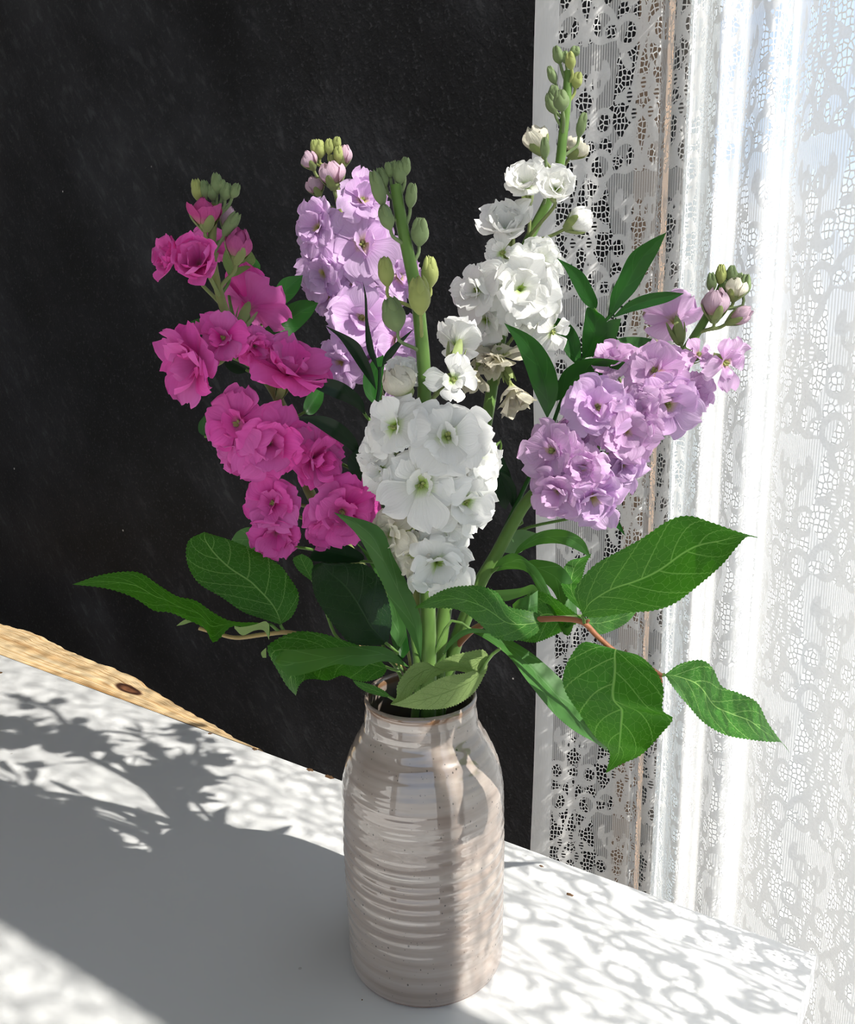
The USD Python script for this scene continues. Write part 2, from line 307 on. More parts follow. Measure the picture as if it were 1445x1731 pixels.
# the woven pattern, as fields over the cloth: 'solid' > 0 where densely woven, 'net' > 0 where open net, 'rung' > 0 where bars cross holes
TW, TV = 0.100, 0.212
def pattern(u, v):
    u = u - 0.018; row = np.floor(u / (TW / 2)); x = (u - (row + 0.5) * TW / 2) / 0.001          # mm from the column's axis
    vv = v + np.where(row % 2 == 0, 0, TV / 2); y = ((vv / TV) % 1.0) * TV / 0.001                 # 0 .. 212 mm
    sol = np.full(u.shape, -9.0); net = np.full(u.shape, -9.0); rung = np.full(u.shape, -9.0)
    def add(F, val): return np.maximum(F, val)
    ax = np.abs(x)
    # open net: a fan above the flower, a ring of net round the flower, a small lozenge
    net = add(net, 28 - np.hypot(x * 1.0, (y - 68) * 0.72))
    fan = (y - 96); net = add(net, np.minimum(np.minimum(fan, 62 - fan), 24 * (1 - np.clip(fan / 60, 0, 1)) ** 0.7 - ax))
    net = add(net, 9.5 - (ax * 0.8 + np.abs(y - 182) * 0.5)); net = add(net, 10 - np.hypot(x, y - 22) * 0.8)
    net = add(net, 4.2 - np.abs(np.hypot(ax - 25, (y - 150) * 0.6) - 9))
    # flower of five round petals
    for k in range(5):
        a = math.pi / 2 + k * 2 * math.pi / 5; px, py = 12.0 * math.cos(a), 68 + 13.0 * math.sin(a)
        d = np.hypot(x - px, y - py); sol = add(sol, 7.2 - d); rung = add(rung, np.where(d < 8, 2.6 - np.abs(x - px) * 0.95 - 0.3 * np.abs(y - py), -9))
    ctr = np.hypot(x, y - 68); sol = add(sol, 2.2 - ctr)
    # curling ribbons and scrolls either side of the fan
    for cx, cy, r, w in ((15, 122, 9.5, 2.3), (17, 158, 8.0, 2.0), (13.5, 24, 10.0, 2.4), (9, 190, 6.5, 1.8)):
        d = np.abs(np.hypot(ax - cx, (y - cy) * 0.8) - r); sol = add(sol, w - d)
    stem = np.abs(ax - 5 - 4.0 * np.sin((y - 40) * 0.055)); sol = add(sol, np.where((y > 8) & (y < 205), 1.6 - stem, -9))
    # leaves
    for cx, cy, a in ((10, 44, 0.6), (15, 100, -0.5), (8, 148, 0.9), (18, 200, 0.2), (20, 70, 1.3)):
        c, s = math.cos(a), math.sin(a); p1 = (ax - cx) * c + (y - cy) * s; p2 = -(ax - cx) * s + (y - cy) * c
        sol = add(sol, 3.4 - np.hypot(p1 * 0.95, p2 * 0.36))
    # rosettes: a ring of holes round a dot
    for cx, cy in ((21.5, 18), (0.0, 158)):
        d = np.hypot(ax - cx, y - cy); sol = np.where(d < 8, np.maximum(1.7 - d, 1.5 - np.abs(d - 7.0)), sol); net = np.where(d < 6.2, 3.0, net)
    return sol, net, rung
S, N, R = pattern(U, Z); S = np.where(U > arc[-1] - 0.012, 4.0, S)
g = G(); t, u, v = g.uv(); a_s, a_n, a_r = (g('attribute', 'fac', attribute=k) for k in ('solid', 'net', 'rung'))
cell = g('voronoi_texture', 'distance', feature='distance_to_edge', vector=g('mapping', 'vector', vector=t, scale=(1 / 0.0036, 1 / 0.0048, 1.0)), scale=1.0, randomness=0.62, dimensions='2D')
thread = g.m('subtract', 1.0, g.step(cell, 0.09, 0.14))
vth = g.m('add', 0.5, g.m('multiply', 0.5, g.m('sine', g.m('multiply', u, 2 * math.pi / 0.0021))))
vfill = g.m('add', 0.28, g.m('multiply', vth, 0.46))
wv = g('noise_texture', 'fac', vector=t, scale=420.0, detail=2.0)
rg = g.m('add', 0.5, g.m('multiply', 0.5, g.m('sine', g.m('multiply', v, 2 * math.pi / 0.0034))))
rgm = g.step(rg, 0.35, 0.6)
f = g.mix(g.step(a_n, -0.4, 0.4), g('combine_xyz', 'vector', x=vfill, y=vfill, z=vfill), g('combine_xyz', 'vector', x=thread, y=thread, z=thread))
f = g('separate_xyz', 'x', vector=f)
sol = g.step(a_s, -0.35, 0.35); solv = g.m('multiply_add', wv, 0.26, 0.66)
f = g.m('multiply_add', sol, g.m('subtract', solv, f), f)
f = g.m('multiply', f, g.m('subtract', 1.0, g.m('multiply', g.step(a_r, -0.3, 0.3), g.m('subtract', 1.0, rgm))), clamp=True)
cloth = g('mix_closure', 'closure', fac=0.13, closure1=g('diffuse_bsdf', 'BSDF', color=(0.86, 0.855, 0.84), normal=g('bump', 'normal', height=g.m('add', f, g.m('multiply', wv, 0.3)), strength=0.35, distance=0.0006)), closure2=g('translucent_bsdf', 'BSDF', color=(0.74, 0.73, 0.70)))
m_lace = g.done('white_lace', g('mix_closure', 'closure', fac=f, closure1=g('transparent_bsdf', 'BSDF', color=(1, 1, 1)), closure2=cloth))
hemc = int(np.searchsorted(arc, 0.0195)); lc = thing('lace_curtain', 'white floral lace curtain hanging in folds at the right', 'curtain', CV[0, nu // 2]); tag(lc, kind='thing')
sel = np.s_[:, hemc:]
obj('lace_panel', (CV[sel].reshape(-1, 3), grid_faces(nv, nu - hemc)), m_lace, lc, True, uv=np.stack([U[sel].ravel(), Z[sel].ravel()], 1), attrs={'solid': S[sel].ravel(), 'net': N[sel].ravel(), 'rung': R[sel].ravel()})
g = G(); p = g('geometry', 'position'); n = g('noise_texture', 'fac', vector=g('mapping', 'vector', vector=p, scale=(500.0, 500.0, 60.0)), scale=1.0, detail=2.0)
m_hem = g.done('hem_cloth', g('mix_closure', 'closure', fac=0.2, closure1=g('diffuse_bsdf', 'BSDF', color=(0.78, 0.78, 0.77), normal=g('bump', 'normal', height=n, strength=0.3, distance=0.0006)), closure2=g('translucent_bsdf', 'BSDF', color=(0.74, 0.73, 0.70))))
hu = np.linspace(0, 1, 9); HV = np.stack([CV[:, 0] * (1 - q) + CV[:, hemc] * q for q in hu], 1); HV += nrm[2][None, None] * (0.0012 * np.sin(np.pi * hu))[None, :, None]
obj('hem_band', (HV.reshape(-1, 3), grid_faces(nv, 9)), m_hem, lc, True, label='plain white cloth hem along the left edge')

# ------------------------------------------------------------------ the vase
def zon(py): return at(716, py, 0)[2]
ZR = zon(1170)
zs = lambda f: ZR * f
def vase():
    zsh = zon(1308); znk = zon(1222); zn2 = zon(1200)
    outer = [(0.0, 0.0012), (0.044, 0.0012), (0.0475, 0.0), (0.0500, 0.0004), (0.0515, 0.003), (0.0522, 0.010), (0.0522, 0.03), (0.0526, zsh * 0.5), (0.0528, zsh * 0.8), (0.0526, zsh * 0.93), (0.0516, zsh), (0.0490, zsh + (znk - zsh) * 0.30),
             (0.0445, zsh + (znk - zsh) * 0.60), (0.0395, zsh + (znk - zsh) * 0.86), (0.0369, znk), (0.0357, zn2), (0.0352, ZR - 0.010), (0.0354, ZR - 0.005)]
    o = spline(outer, 420)
    zz = o[:, 1]; r = o[:, 0].copy()
    # throwing rings
    band_ = np.exp(-((zz - 0.5 * (zon(1365) + zon(1545))) / 0.036) ** 4) + np.exp(-((zz - zon(1218)) / 0.012) ** 2)
    ringy = (0.00008 + 0.00036 * band_) * np.sin(2 * np.pi * zz / 0.0083 + 0.9 * np.sin(zz * 90)) + 0.00004 * np.sin(2 * np.pi * zz / 0.0041 + 1.3)
    gate = np.clip((zz - 0.008) / 0.012, 0, 1) * np.clip((ZR - 0.012 - zz) / 0.01, 0, 1) * (r > 0.03)
    r += ringy * gate * (0.65 + 0.5 * np.sin(zz * 55) ** 2)
    lip = [(0.0358, ZR - 0.003), (0.0357, ZR - 0.0008), (0.0349, ZR), (0.0338, ZR - 0.0002), (0.0331, ZR - 0.0016), (0.0330, ZR - 0.008), (0.034, zn2), (0.0430, zsh + 0.012), (0.0475, zsh - 0.01), (0.0480, 0.05), (0.046, 0.008), (0.0, 0.006)]
    P = np.vstack([np.stack([r, zz], 1), spline(lip, 70)]); n = 144; a = np.arange(n) * 2 * np.pi / n
    spir = np.stack([np.stack([p[0] * np.cos(a), p[0] * np.sin(a), np.full(n, p[1])], 1) for p in P])
    V = spir.reshape(-1, 3); f = grid_faces(len(P), n, True); m = trimesh.Trimesh(V, f, process=False)
    return V, (f if m.volume > 0 else f[:, ::-1])
g = G(); p = g('texture_coordinate', 'object'); z = g('separate_xyz', 'z', vector=p)
band = g('noise_texture', 'fac', vector=g('mapping', 'vector', vector=p, scale=(6.0, 6.0, 130.0)), scale=1.0, detail=4.0)
patch = g('noise_texture', 'fac', vector=p, scale=26.0, detail=3.0)
c = g.ramp(band, [(0.3, (0.245, 0.186, 0.152)), (0.5, (0.33, 0.27, 0.23)), (0.7, (0.40, 0.345, 0.30))])
c = g.mix(g.m('multiply', g.step(patch, 0.5, 0.75), 0.35), c, (0.29, 0.215, 0.178))
for sc, th, k in ((190.0, 0.10, 0.85), (150.0, 0.085, 0.9), (330.0, 0.13, 0.5)):
    vo = g('voronoi_texture', 'distance', vector=g('mapping', 'vector', vector=p, scale=(1.0, 1.0, 0.75)), scale=sc)
    nn = g('noise_texture', 'fac', vector=p, scale=sc * 0.55, detail=0.0)
    c = g.mix(g.m('multiply', g.m('multiply', g.m('less_than', vo, th), g.step(nn, 0.5, 0.56)), k), c, (0.045, 0.032, 0.024))
rimf = g.m('multiply', g.step(z, ZR - 0.0065, ZR - 0.0045), g.m('subtract', 1.0, g.step(z, ZR - 0.0028, ZR - 0.0012)))
c = g.mix(g.m('multiply', rimf, g.m('add', 0.35, patch)), c, (0.20, 0.10, 0.045))
c = g.mix(g.m('subtract', 1.0, g.step(z, 0.0018, 0.0032)), c, (0.17, 0.075, 0.04))
m_vase = g.done('speckled_glaze', g('principled_bsdf', 'BSDF', base_color=c, roughness=0.32, specular_ior_level=0.3, coat_weight=1.0, coat_roughness=0.018, coat_ior=2.0))
vs = thing('ceramic_vase', 'speckled cream stoneware vase holding the whole bouquet', 'vase', (0, 0, 0))
obj('body', vase(), m_vase, vs, True)
# ------------------------------------------------------------------ plant materials
def petal_mat(name, tip, mid, base, trans=0.34, vein=0.25, green=0.18):
    g = G(); t, u, v = g.uv()
    c = g.ramp(u, [(0.0, base), (green, base), (green + 0.22, mid), (0.62, tip), (1.0, tip)])
    rnd = g('object_info', 'random')
    n = g('noise_texture', 'fac', vector=g('combine_xyz', 'vector', x=g.m('multiply', u, 1.6), y=g.m('multiply', v, 9.0), z=g.m('multiply', rnd, 40.0)), scale=1.0, detail=3.0)
    c = g.mix(g.m('multiply', n, vein), c, mid, 'multiply')
    c = g('hsv', 'color', hue=g.m('multiply_add', rnd, 0.014, 0.493), saturation=g.m('multiply_add', rnd, 0.14, 0.93), value=g.m('multiply_add', rnd, 0.16, 0.92), color=c)
    bp = g('bump', 'normal', height=n, strength=0.35, distance=0.0012)
    a = g('principled_bsdf', 'BSDF', base_color=c, roughness=0.62, specular_ior_level=0.22, normal=bp, sheen_weight=0.08)
    b = g('translucent_bsdf', 'BSDF', color=c, normal=bp)
    return g.done(name, g('mix_closure', 'closure', fac=trans, closure1=a, closure2=b))
PINK = petal_mat('pink_petal', (0.86, 0.17, 0.58), (0.74, 0.075, 0.42), (0.66, 0.22, 0.32), green=0.06)
LAV = petal_mat('lavender_petal', (0.78, 0.56, 0.82), (0.73, 0.49, 0.76), (0.66, 0.60, 0.18), green=0.10)
PURP = petal_mat('mauve_petal', (0.80, 0.55, 0.80), (0.73, 0.45, 0.72), (0.64, 0.54, 0.18), green=0.08)
WHITE = petal_mat('white_petal', (0.93, 0.93, 0.905), (0.88, 0.885, 0.83), (0.42, 0.60, 0.10), vein=0.10, green=0.13)
FADED = petal_mat('faded_white_petal', (0.74, 0.70, 0.58), (0.70, 0.68, 0.52), (0.52, 0.58, 0.22), vein=0.2)
BLUSH = petal_mat('blush_petal', (0.74, 0.56, 0.66), (0.66, 0.42, 0.50), (0.56, 0.52, 0.25), vein=0.3)
PINKB = petal_mat('pink_bud_petal', (0.62, 0.12, 0.36), (0.66, 0.28, 0.38), (0.62, 0.52, 0.25), vein=0.3, green=0.16)
CREAM = petal_mat('cream_petal', (0.82, 0.79, 0.68), (0.78, 0.76, 0.60), (0.52, 0.60, 0.22), vein=0.15, green=0.2)
def green_mat(name, c0, c1, rough=0.5, trans=0.2, scale=60.0):
    g = G(); p = g('geometry', 'position'); n = g('noise_texture', 'fac', vector=p, scale=scale, detail=3.0)
    c = g.mix(n, c0, c1); a = g('principled_bsdf', 'BSDF', base_color=c, roughness=rough, specular_ior_level=0.3, sheen_weight=0.15, normal=g('bump', 'normal', height=g('noise_texture', 'fac', vector=p, scale=900.0), strength=0.12, distance=0.0006))
    if trans: a = g('mix_closure', 'closure', fac=trans, closure1=a, closure2=g('translucent_bsdf', 'BSDF', color=g.mix(0.5, c, (0.4, 0.6, 0.05))))
    return g.done(name, a)
STEM = green_mat('stem_green', (0.085, 0.185, 0.035), (0.15, 0.27, 0.055), 0.5, 0.12)
STEMP = green_mat('olive_stem_green', (0.17, 0.20, 0.055), (0.26, 0.29, 0.10), 0.5, 0.1)
BUD = green_mat('bud_green', (0.15, 0.22, 0.09), (0.24, 0.32, 0.14), 0.65, 0.12, 120.0)
BUDL = green_mat('bright_bud_green', (0.30, 0.36, 0.10), (0.46, 0.50, 0.17), 0.6, 0.2, 120.0)
CALYX = green_mat('calyx_green', (0.20, 0.27, 0.09), (0.31, 0.36, 0.14), 0.6, 0.15, 150.0)
TWIGR = green_mat('reddish_twig', (0.22, 0.07, 0.03), (0.32, 0.13, 0.05), 0.5, 0, 80.0)
TWIGT = green_mat('tan_twig', (0.30, 0.20, 0.08), (0.40, 0.30, 0.12), 0.55, 0, 80.0)
def leaf_mat(name, face, back, vein, rough=0.36, trans=0.18, net=True, tr=(0.16, 0.48, 0.02), nlat=6.5, spec=0.45, bump=0.35):
    g = G(); t, u, v = g.uv(); av = g.m('absolute', v)
    mid = g.m('subtract', 1.0, g.step(av, 0.010, 0.040))
    ph = g.m('subtract', g.m('multiply', u, nlat), g.m('multiply', g.m('power', av, 1.25), nlat * 0.24))
    side = g.m('multiply', g.m('greater_than', v, 0.0), 0.43); ph = g.m('add', ph, side)
    fr = g.m('absolute', g.m('subtract', g.m('fraction', ph), 0.5))
    lat = g.m('multiply', g.m('subtract', 1.0, g.step(fr, 0.012, 0.045)), 1.0)
    wob = g('noise_texture', 'color', vector=t, scale=14.0, detail=2.0)
    cell = g('voronoi_texture', 'distance', feature='distance_to_edge', vector=g('mapping', 'vector', vector=g.mix(0.02, t, wob, 'add'), scale=(20.0, 6.0, 1.0)), scale=1.0, dimensions='2D')
    nt = g.m('subtract', 1.0, g.step(cell, 0.012, 0.055))
    vf = g.m('maximum', mid, g.m('multiply', lat, 0.7))
    if net: vf = g.m('maximum', vf, g.m('multiply', nt, 0.36))
    n = g('noise_texture', 'fac', vector=g('geometry', 'position'), scale=38.0, detail=4.0)
    f0 = g.mix(n, tuple(x * 0.72 for x in face), tuple(x * 1.25 for x in face))
    f1 = g.mix(g.m('multiply', vf, 0.72 if net else 0.35), f0, vein)
    b1 = g.mix(g.m('multiply', vf, 0.35), back, tuple(x * 0.7 for x in back))
    bf = g('geometry', 'backfacing'); c = g.mix(bf, f1, b1)
    bh = g.m('subtract', g.m('multiply', n, 0.3), vf)
    bp = g('bump', 'normal', height=bh, strength=bump, distance=0.0012)
    a = g('principled_bsdf', 'BSDF', base_color=c, roughness=g.m('multiply_add', bf, 0.25, rough), specular_ior_level=spec, normal=bp)
    b = g('translucent_bsdf', 'BSDF', color=g.mix(g.m('multiply', vf, 0.6), tr, tuple(min(1, x * 1.5 + 0.05) for x in tr)), normal=bp)
    return g.done(name, g('mix_closure', 'closure', fac=trans, closure1=a, closure2=b))
SALAL = leaf_mat('veined_leaf', (0.026, 0.115, 0.010), (0.21, 0.30, 0.10), (0.26, 0.44, 0.12), rough=0.46, spec=0.26, trans=0.22, tr=(0.09, 0.36, 0.010))
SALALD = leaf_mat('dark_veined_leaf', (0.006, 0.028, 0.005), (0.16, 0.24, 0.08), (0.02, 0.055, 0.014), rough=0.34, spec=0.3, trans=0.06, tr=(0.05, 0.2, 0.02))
RUSC = leaf_mat('glossy_dark_leaf', (0.014, 0.075, 0.010), (0.045, 0.13, 0.035), (0.028, 0.11, 0.015), rough=0.38, spec=0.28, net=False, trans=0.15, tr=(0.06, 0.34, 0.02), nlat=3.0, bump=0.1)
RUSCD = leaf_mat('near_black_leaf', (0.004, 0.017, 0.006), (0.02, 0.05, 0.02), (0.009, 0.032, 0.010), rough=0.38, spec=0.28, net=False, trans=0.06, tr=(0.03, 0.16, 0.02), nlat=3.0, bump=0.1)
STOCK = leaf_mat('smooth_grey_green_leaf', (0.042, 0.130, 0.026), (0.105, 0.20, 0.075), (0.12, 0.22, 0.09), rough=0.5, net=False, trans=0.2, tr=(0.14, 0.40, 0.03), nlat=2.5, bump=0.12, spec=0.3)
PALE = leaf_mat('pale_leaf_underside', (0.24, 0.33, 0.12), (0.22, 0.31, 0.11), (0.15, 0.23, 0.07), rough=0.6, trans=0.22, tr=(0.25, 0.5, 0.06), spec=0.2, bump=0.6)

# ------------------------------------------------------------------ plant shapes
def view_dir(p):
    d = CAM - p; return d / np.linalg.norm(d)
def facing(p, fx, fy, back=False):
    """a unit vector at p that leans fx to the picture's right and fy up, towards the viewer (or away)"""
    k = math.sqrt(max(0.0, 1 - min(0.999, fx * fx + fy * fy))); vd = view_dir(p); r = np.cross([0, 0, 1], vd); r /= np.linalg.norm(r); u = np.cross(vd, r)
    n = r * fx + u * fy + vd * (k * (-1 if back else 1)); return n / np.linalg.norm(n)
def frame(n, roll=0.0):
    a = np.array([0, 0, 1.0]) if abs(n[2]) < 0.9 else np.array([1.0, 0, 0])
    x = np.cross(a, n); x /= np.linalg.norm(x); y = np.cross(n, x); c, s = math.cos(roll), math.sin(roll)
    return np.stack([x * c + y * s, -x * s + y * c, n], 0)               # rows: local x, y, z in world

def petal(L, Wd, op, az, r, cup=0.25, ruf=0.10, curl=0.0, ns=12, nt=13, r0=0.0012, h0=0.0, claw=0.34):
    """one petal in the bloom's frame (axis z): claw along the axis, then a broad wavy blade opened by op degrees"""
    s = np.linspace(0.02, 0.985, ns)[:, None]; t = np.linspace(-1, 1, nt)[None, :]
    k = np.clip(s / 0.95, 0, 1); w = Wd * (0.10 + 0.95 * np.clip((k - 0.10) / 0.62, 0, 1) ** 1.15) * np.sqrt(np.clip(1 - np.clip((s - 0.60) / 0.415, 0, 1) ** 2.1, 0, 1)) + Wd * 0.02
    bend = np.clip(s / claw, 0, 1); bend = bend * bend * (3 - 2 * bend)
    th = np.radians(op) * bend + curl * np.clip(s - 0.45, 0, 1) ** 1.5 * 2.2
    ds = L / (ns - 1) * np.ones_like(s); R = r0 + np.cumsum(np.sin(th) * ds, 0); Hh = h0 + np.cumsum(np.cos(th) * ds, 0)
    p1, p2, p3 = r.uniform(0, 6.28, 3)
    notch = 1 + 0.05 * np.sin(t * 4.2 + p1) * s ** 3 + 0.035 * np.sin(t * 9 + p2) * s ** 4 - 0.05 * np.exp(-(t / 0.22) ** 2) * s ** 5 * r.uniform(-0.3, 1)
    off = cup * w * t * t * (1 - 0.55 * s) * 1.1 + ruf * L * s ** 1.6 * (np.abs(t) ** 1.2 * np.sin(t * r.uniform(4.5, 7.5) + p3) * 0.75 + 0.40 * np.sin(s * 5 + t * 2.2 + p2)) + 0.10 * L * r.uniform(-1, 1) * t * s ** 2
    rad = R * notch - off * np.cos(th); hh = Hh * notch + off * np.sin(th); off = off + w * t * r.uniform(-0.35, 0.35) * s; tn = w * t * np.sqrt(np.clip(1 - 0.22 * t * t, 0, 1))
    a = az; e, f = np.array([math.cos(a), math.sin(a), 0]), np.array([-math.sin(a), math.cos(a), 0])
    V = rad[..., None] * e + tn[..., None] * f + hh[..., None] * np.array([0, 0, 1.0])
    uv = np.stack([np.broadcast_to(s, (ns, nt)), np.broadcast_to(t, (ns, nt))], -1)
    return V.reshape(-1, 3), grid_faces(ns, nt), uv.reshape(-1, 2)

STY = {  # rings of (count, opening, length, width, cup, ruffle, curl), lengths as shares of half the bloom's width
    'open': [(5, 84, 1.06, 0.60, 0.13, 0.10, 0.25), (4, 62, 0.90, 0.54, 0.20, 0.12, 0.15), (3, 32, 0.64, 0.40, 0.35, 0.14, 0.0)],
    'flat': [(5, 92, 1.06, 0.62, 0.06, 0.07, 0.18), (5, 76, 0.84, 0.52, 0.14, 0.08, 0.12), (2, 34, 0.55, 0.36, 0.4, 0.10, -0.1)],
    'cup': [(5, 58, 1.12, 0.70, 0.40, 0.07, -0.42), (4, 40, 1.02, 0.62, 0.42, 0.09, -0.35), (3, 22, 0.86, 0.48, 0.45, 0.12, -0.2)],
    'ruffle': [(6, 90, 1.04, 0.54, 0.1, 0.15, 0.35), (5, 64, 0.90, 0.52, 0.15, 0.17, 0.2), (4, 38, 0.72, 0.42, 0.3, 0.18, 0.1)],
    'back': [(5, 64, 1.15, 0.68, 0.25, 0.09, 0.25), (4, 46, 0.98, 0.56, 0.3, 0.12, 0.1)],
    'wilt': [(6, 100, 1.0, 0.42, 0.30, 0.20, 0.9), (4, 70, 0.8, 0.40, 0.3, 0.22, 0.6), (3, 45, 0.6, 0.34, 0.4, 0.22, 0.3)],
    'bell': [(5, 34, 1.25, 0.50, 0.35, 0.16, 0.25), (4, 18, 1.10, 0.42, 0.40, 0.18, 0.1)],
    'fan': [(6, 72, 1.16, 0.60, 0.20, 0.13, 0.35), (5, 50, 1.02, 0.52, 0.25, 0.15, 0.2), (4, 28, 0.82, 0.42, 0.3, 0.16, 0.1)],
    'four': [(4, 84, 1.05, 0.58, 0.10, 0.10, 0.2), (3, 50, 0.66, 0.34, 0.3, 0.12, 0.0)],
}
def ovoid(base, tip, rad, ribs=4, amp=0.12, squ=0.0, ns=11, nt=16, bulge=0.45, flat_top=0.25):
    """a pod or bud from base to tip"""
    ax = tip - base; Lx = np.linalg.norm(ax); Fm = frame(ax / Lx, squ); s = np.linspace(0, 1, ns)
    prof = np.sin(np.pi * np.clip(s, 0, 1) ** (0.5 / bulge * 0.9)) ** 0.72; prof = np.maximum(prof, np.where(s > 0.85, flat_top * np.sqrt(np.clip((1 - s) / 0.15, 0, 1)), 0)); prof[0] = 0.25; prof[-1] = 0.03
    a = np.arange(nt) * 2 * np.pi / nt; r = rad * prof[:, None] * (1 + amp * np.cos(ribs * a)[None] * (0.4 + 0.6 * s[:, None]))
    zz = Lx * s[:, None] + amp * rad * 0.8 * np.cos(ribs * a)[None] * s[:, None] ** 4
    V = base + r[..., None] * (np.cos(a)[None, :, None] * Fm[0] + np.sin(a)[None, :, None] * Fm[1]) + zz[..., None] * Fm[2]
    return V.reshape(-1, 3), grid_faces(ns, nt, True)
def calyx(throat, n, L, rad, r):
    """four narrow sepals standing round the flower's tube, and the tube"""
    base = throat - n * L; Fm = frame(n, r.uniform(0, 6)); parts = [ovoid(base, throat + n * 0.001, rad * 0.8, 4, 0.08)]
    for k in range(4):
        a = k * math.pi / 2 + r.uniform(-.1, .1); e = Fm[0] * math.cos(a) + Fm[1] * math.sin(a); f = np.cross(n, e); s = np.linspace(0, 1, 8)[:, None]; t = np.linspace(-1, 1, 5)[None]
        w = rad * 0.62 * np.sqrt(np.clip(np.sin(np.pi * (0.12 + 0.86 * s)), 0, 1)); rr = rad * (0.35 + 0.75 * np.sin(np.pi * np.clip(s * 0.7, 0, 1)) ** 0.7) + rad * 0.25 * s ** 3
        V = base + (n * L * 1.18) * s[..., None] * np.ones_like(t)[..., None] + e * (rr - 0.28 * w * t * t)[..., None] + f * (w * t)[..., None]
        parts.append((V.reshape(-1, 3), grid_faces(8, 5)))
    return parts

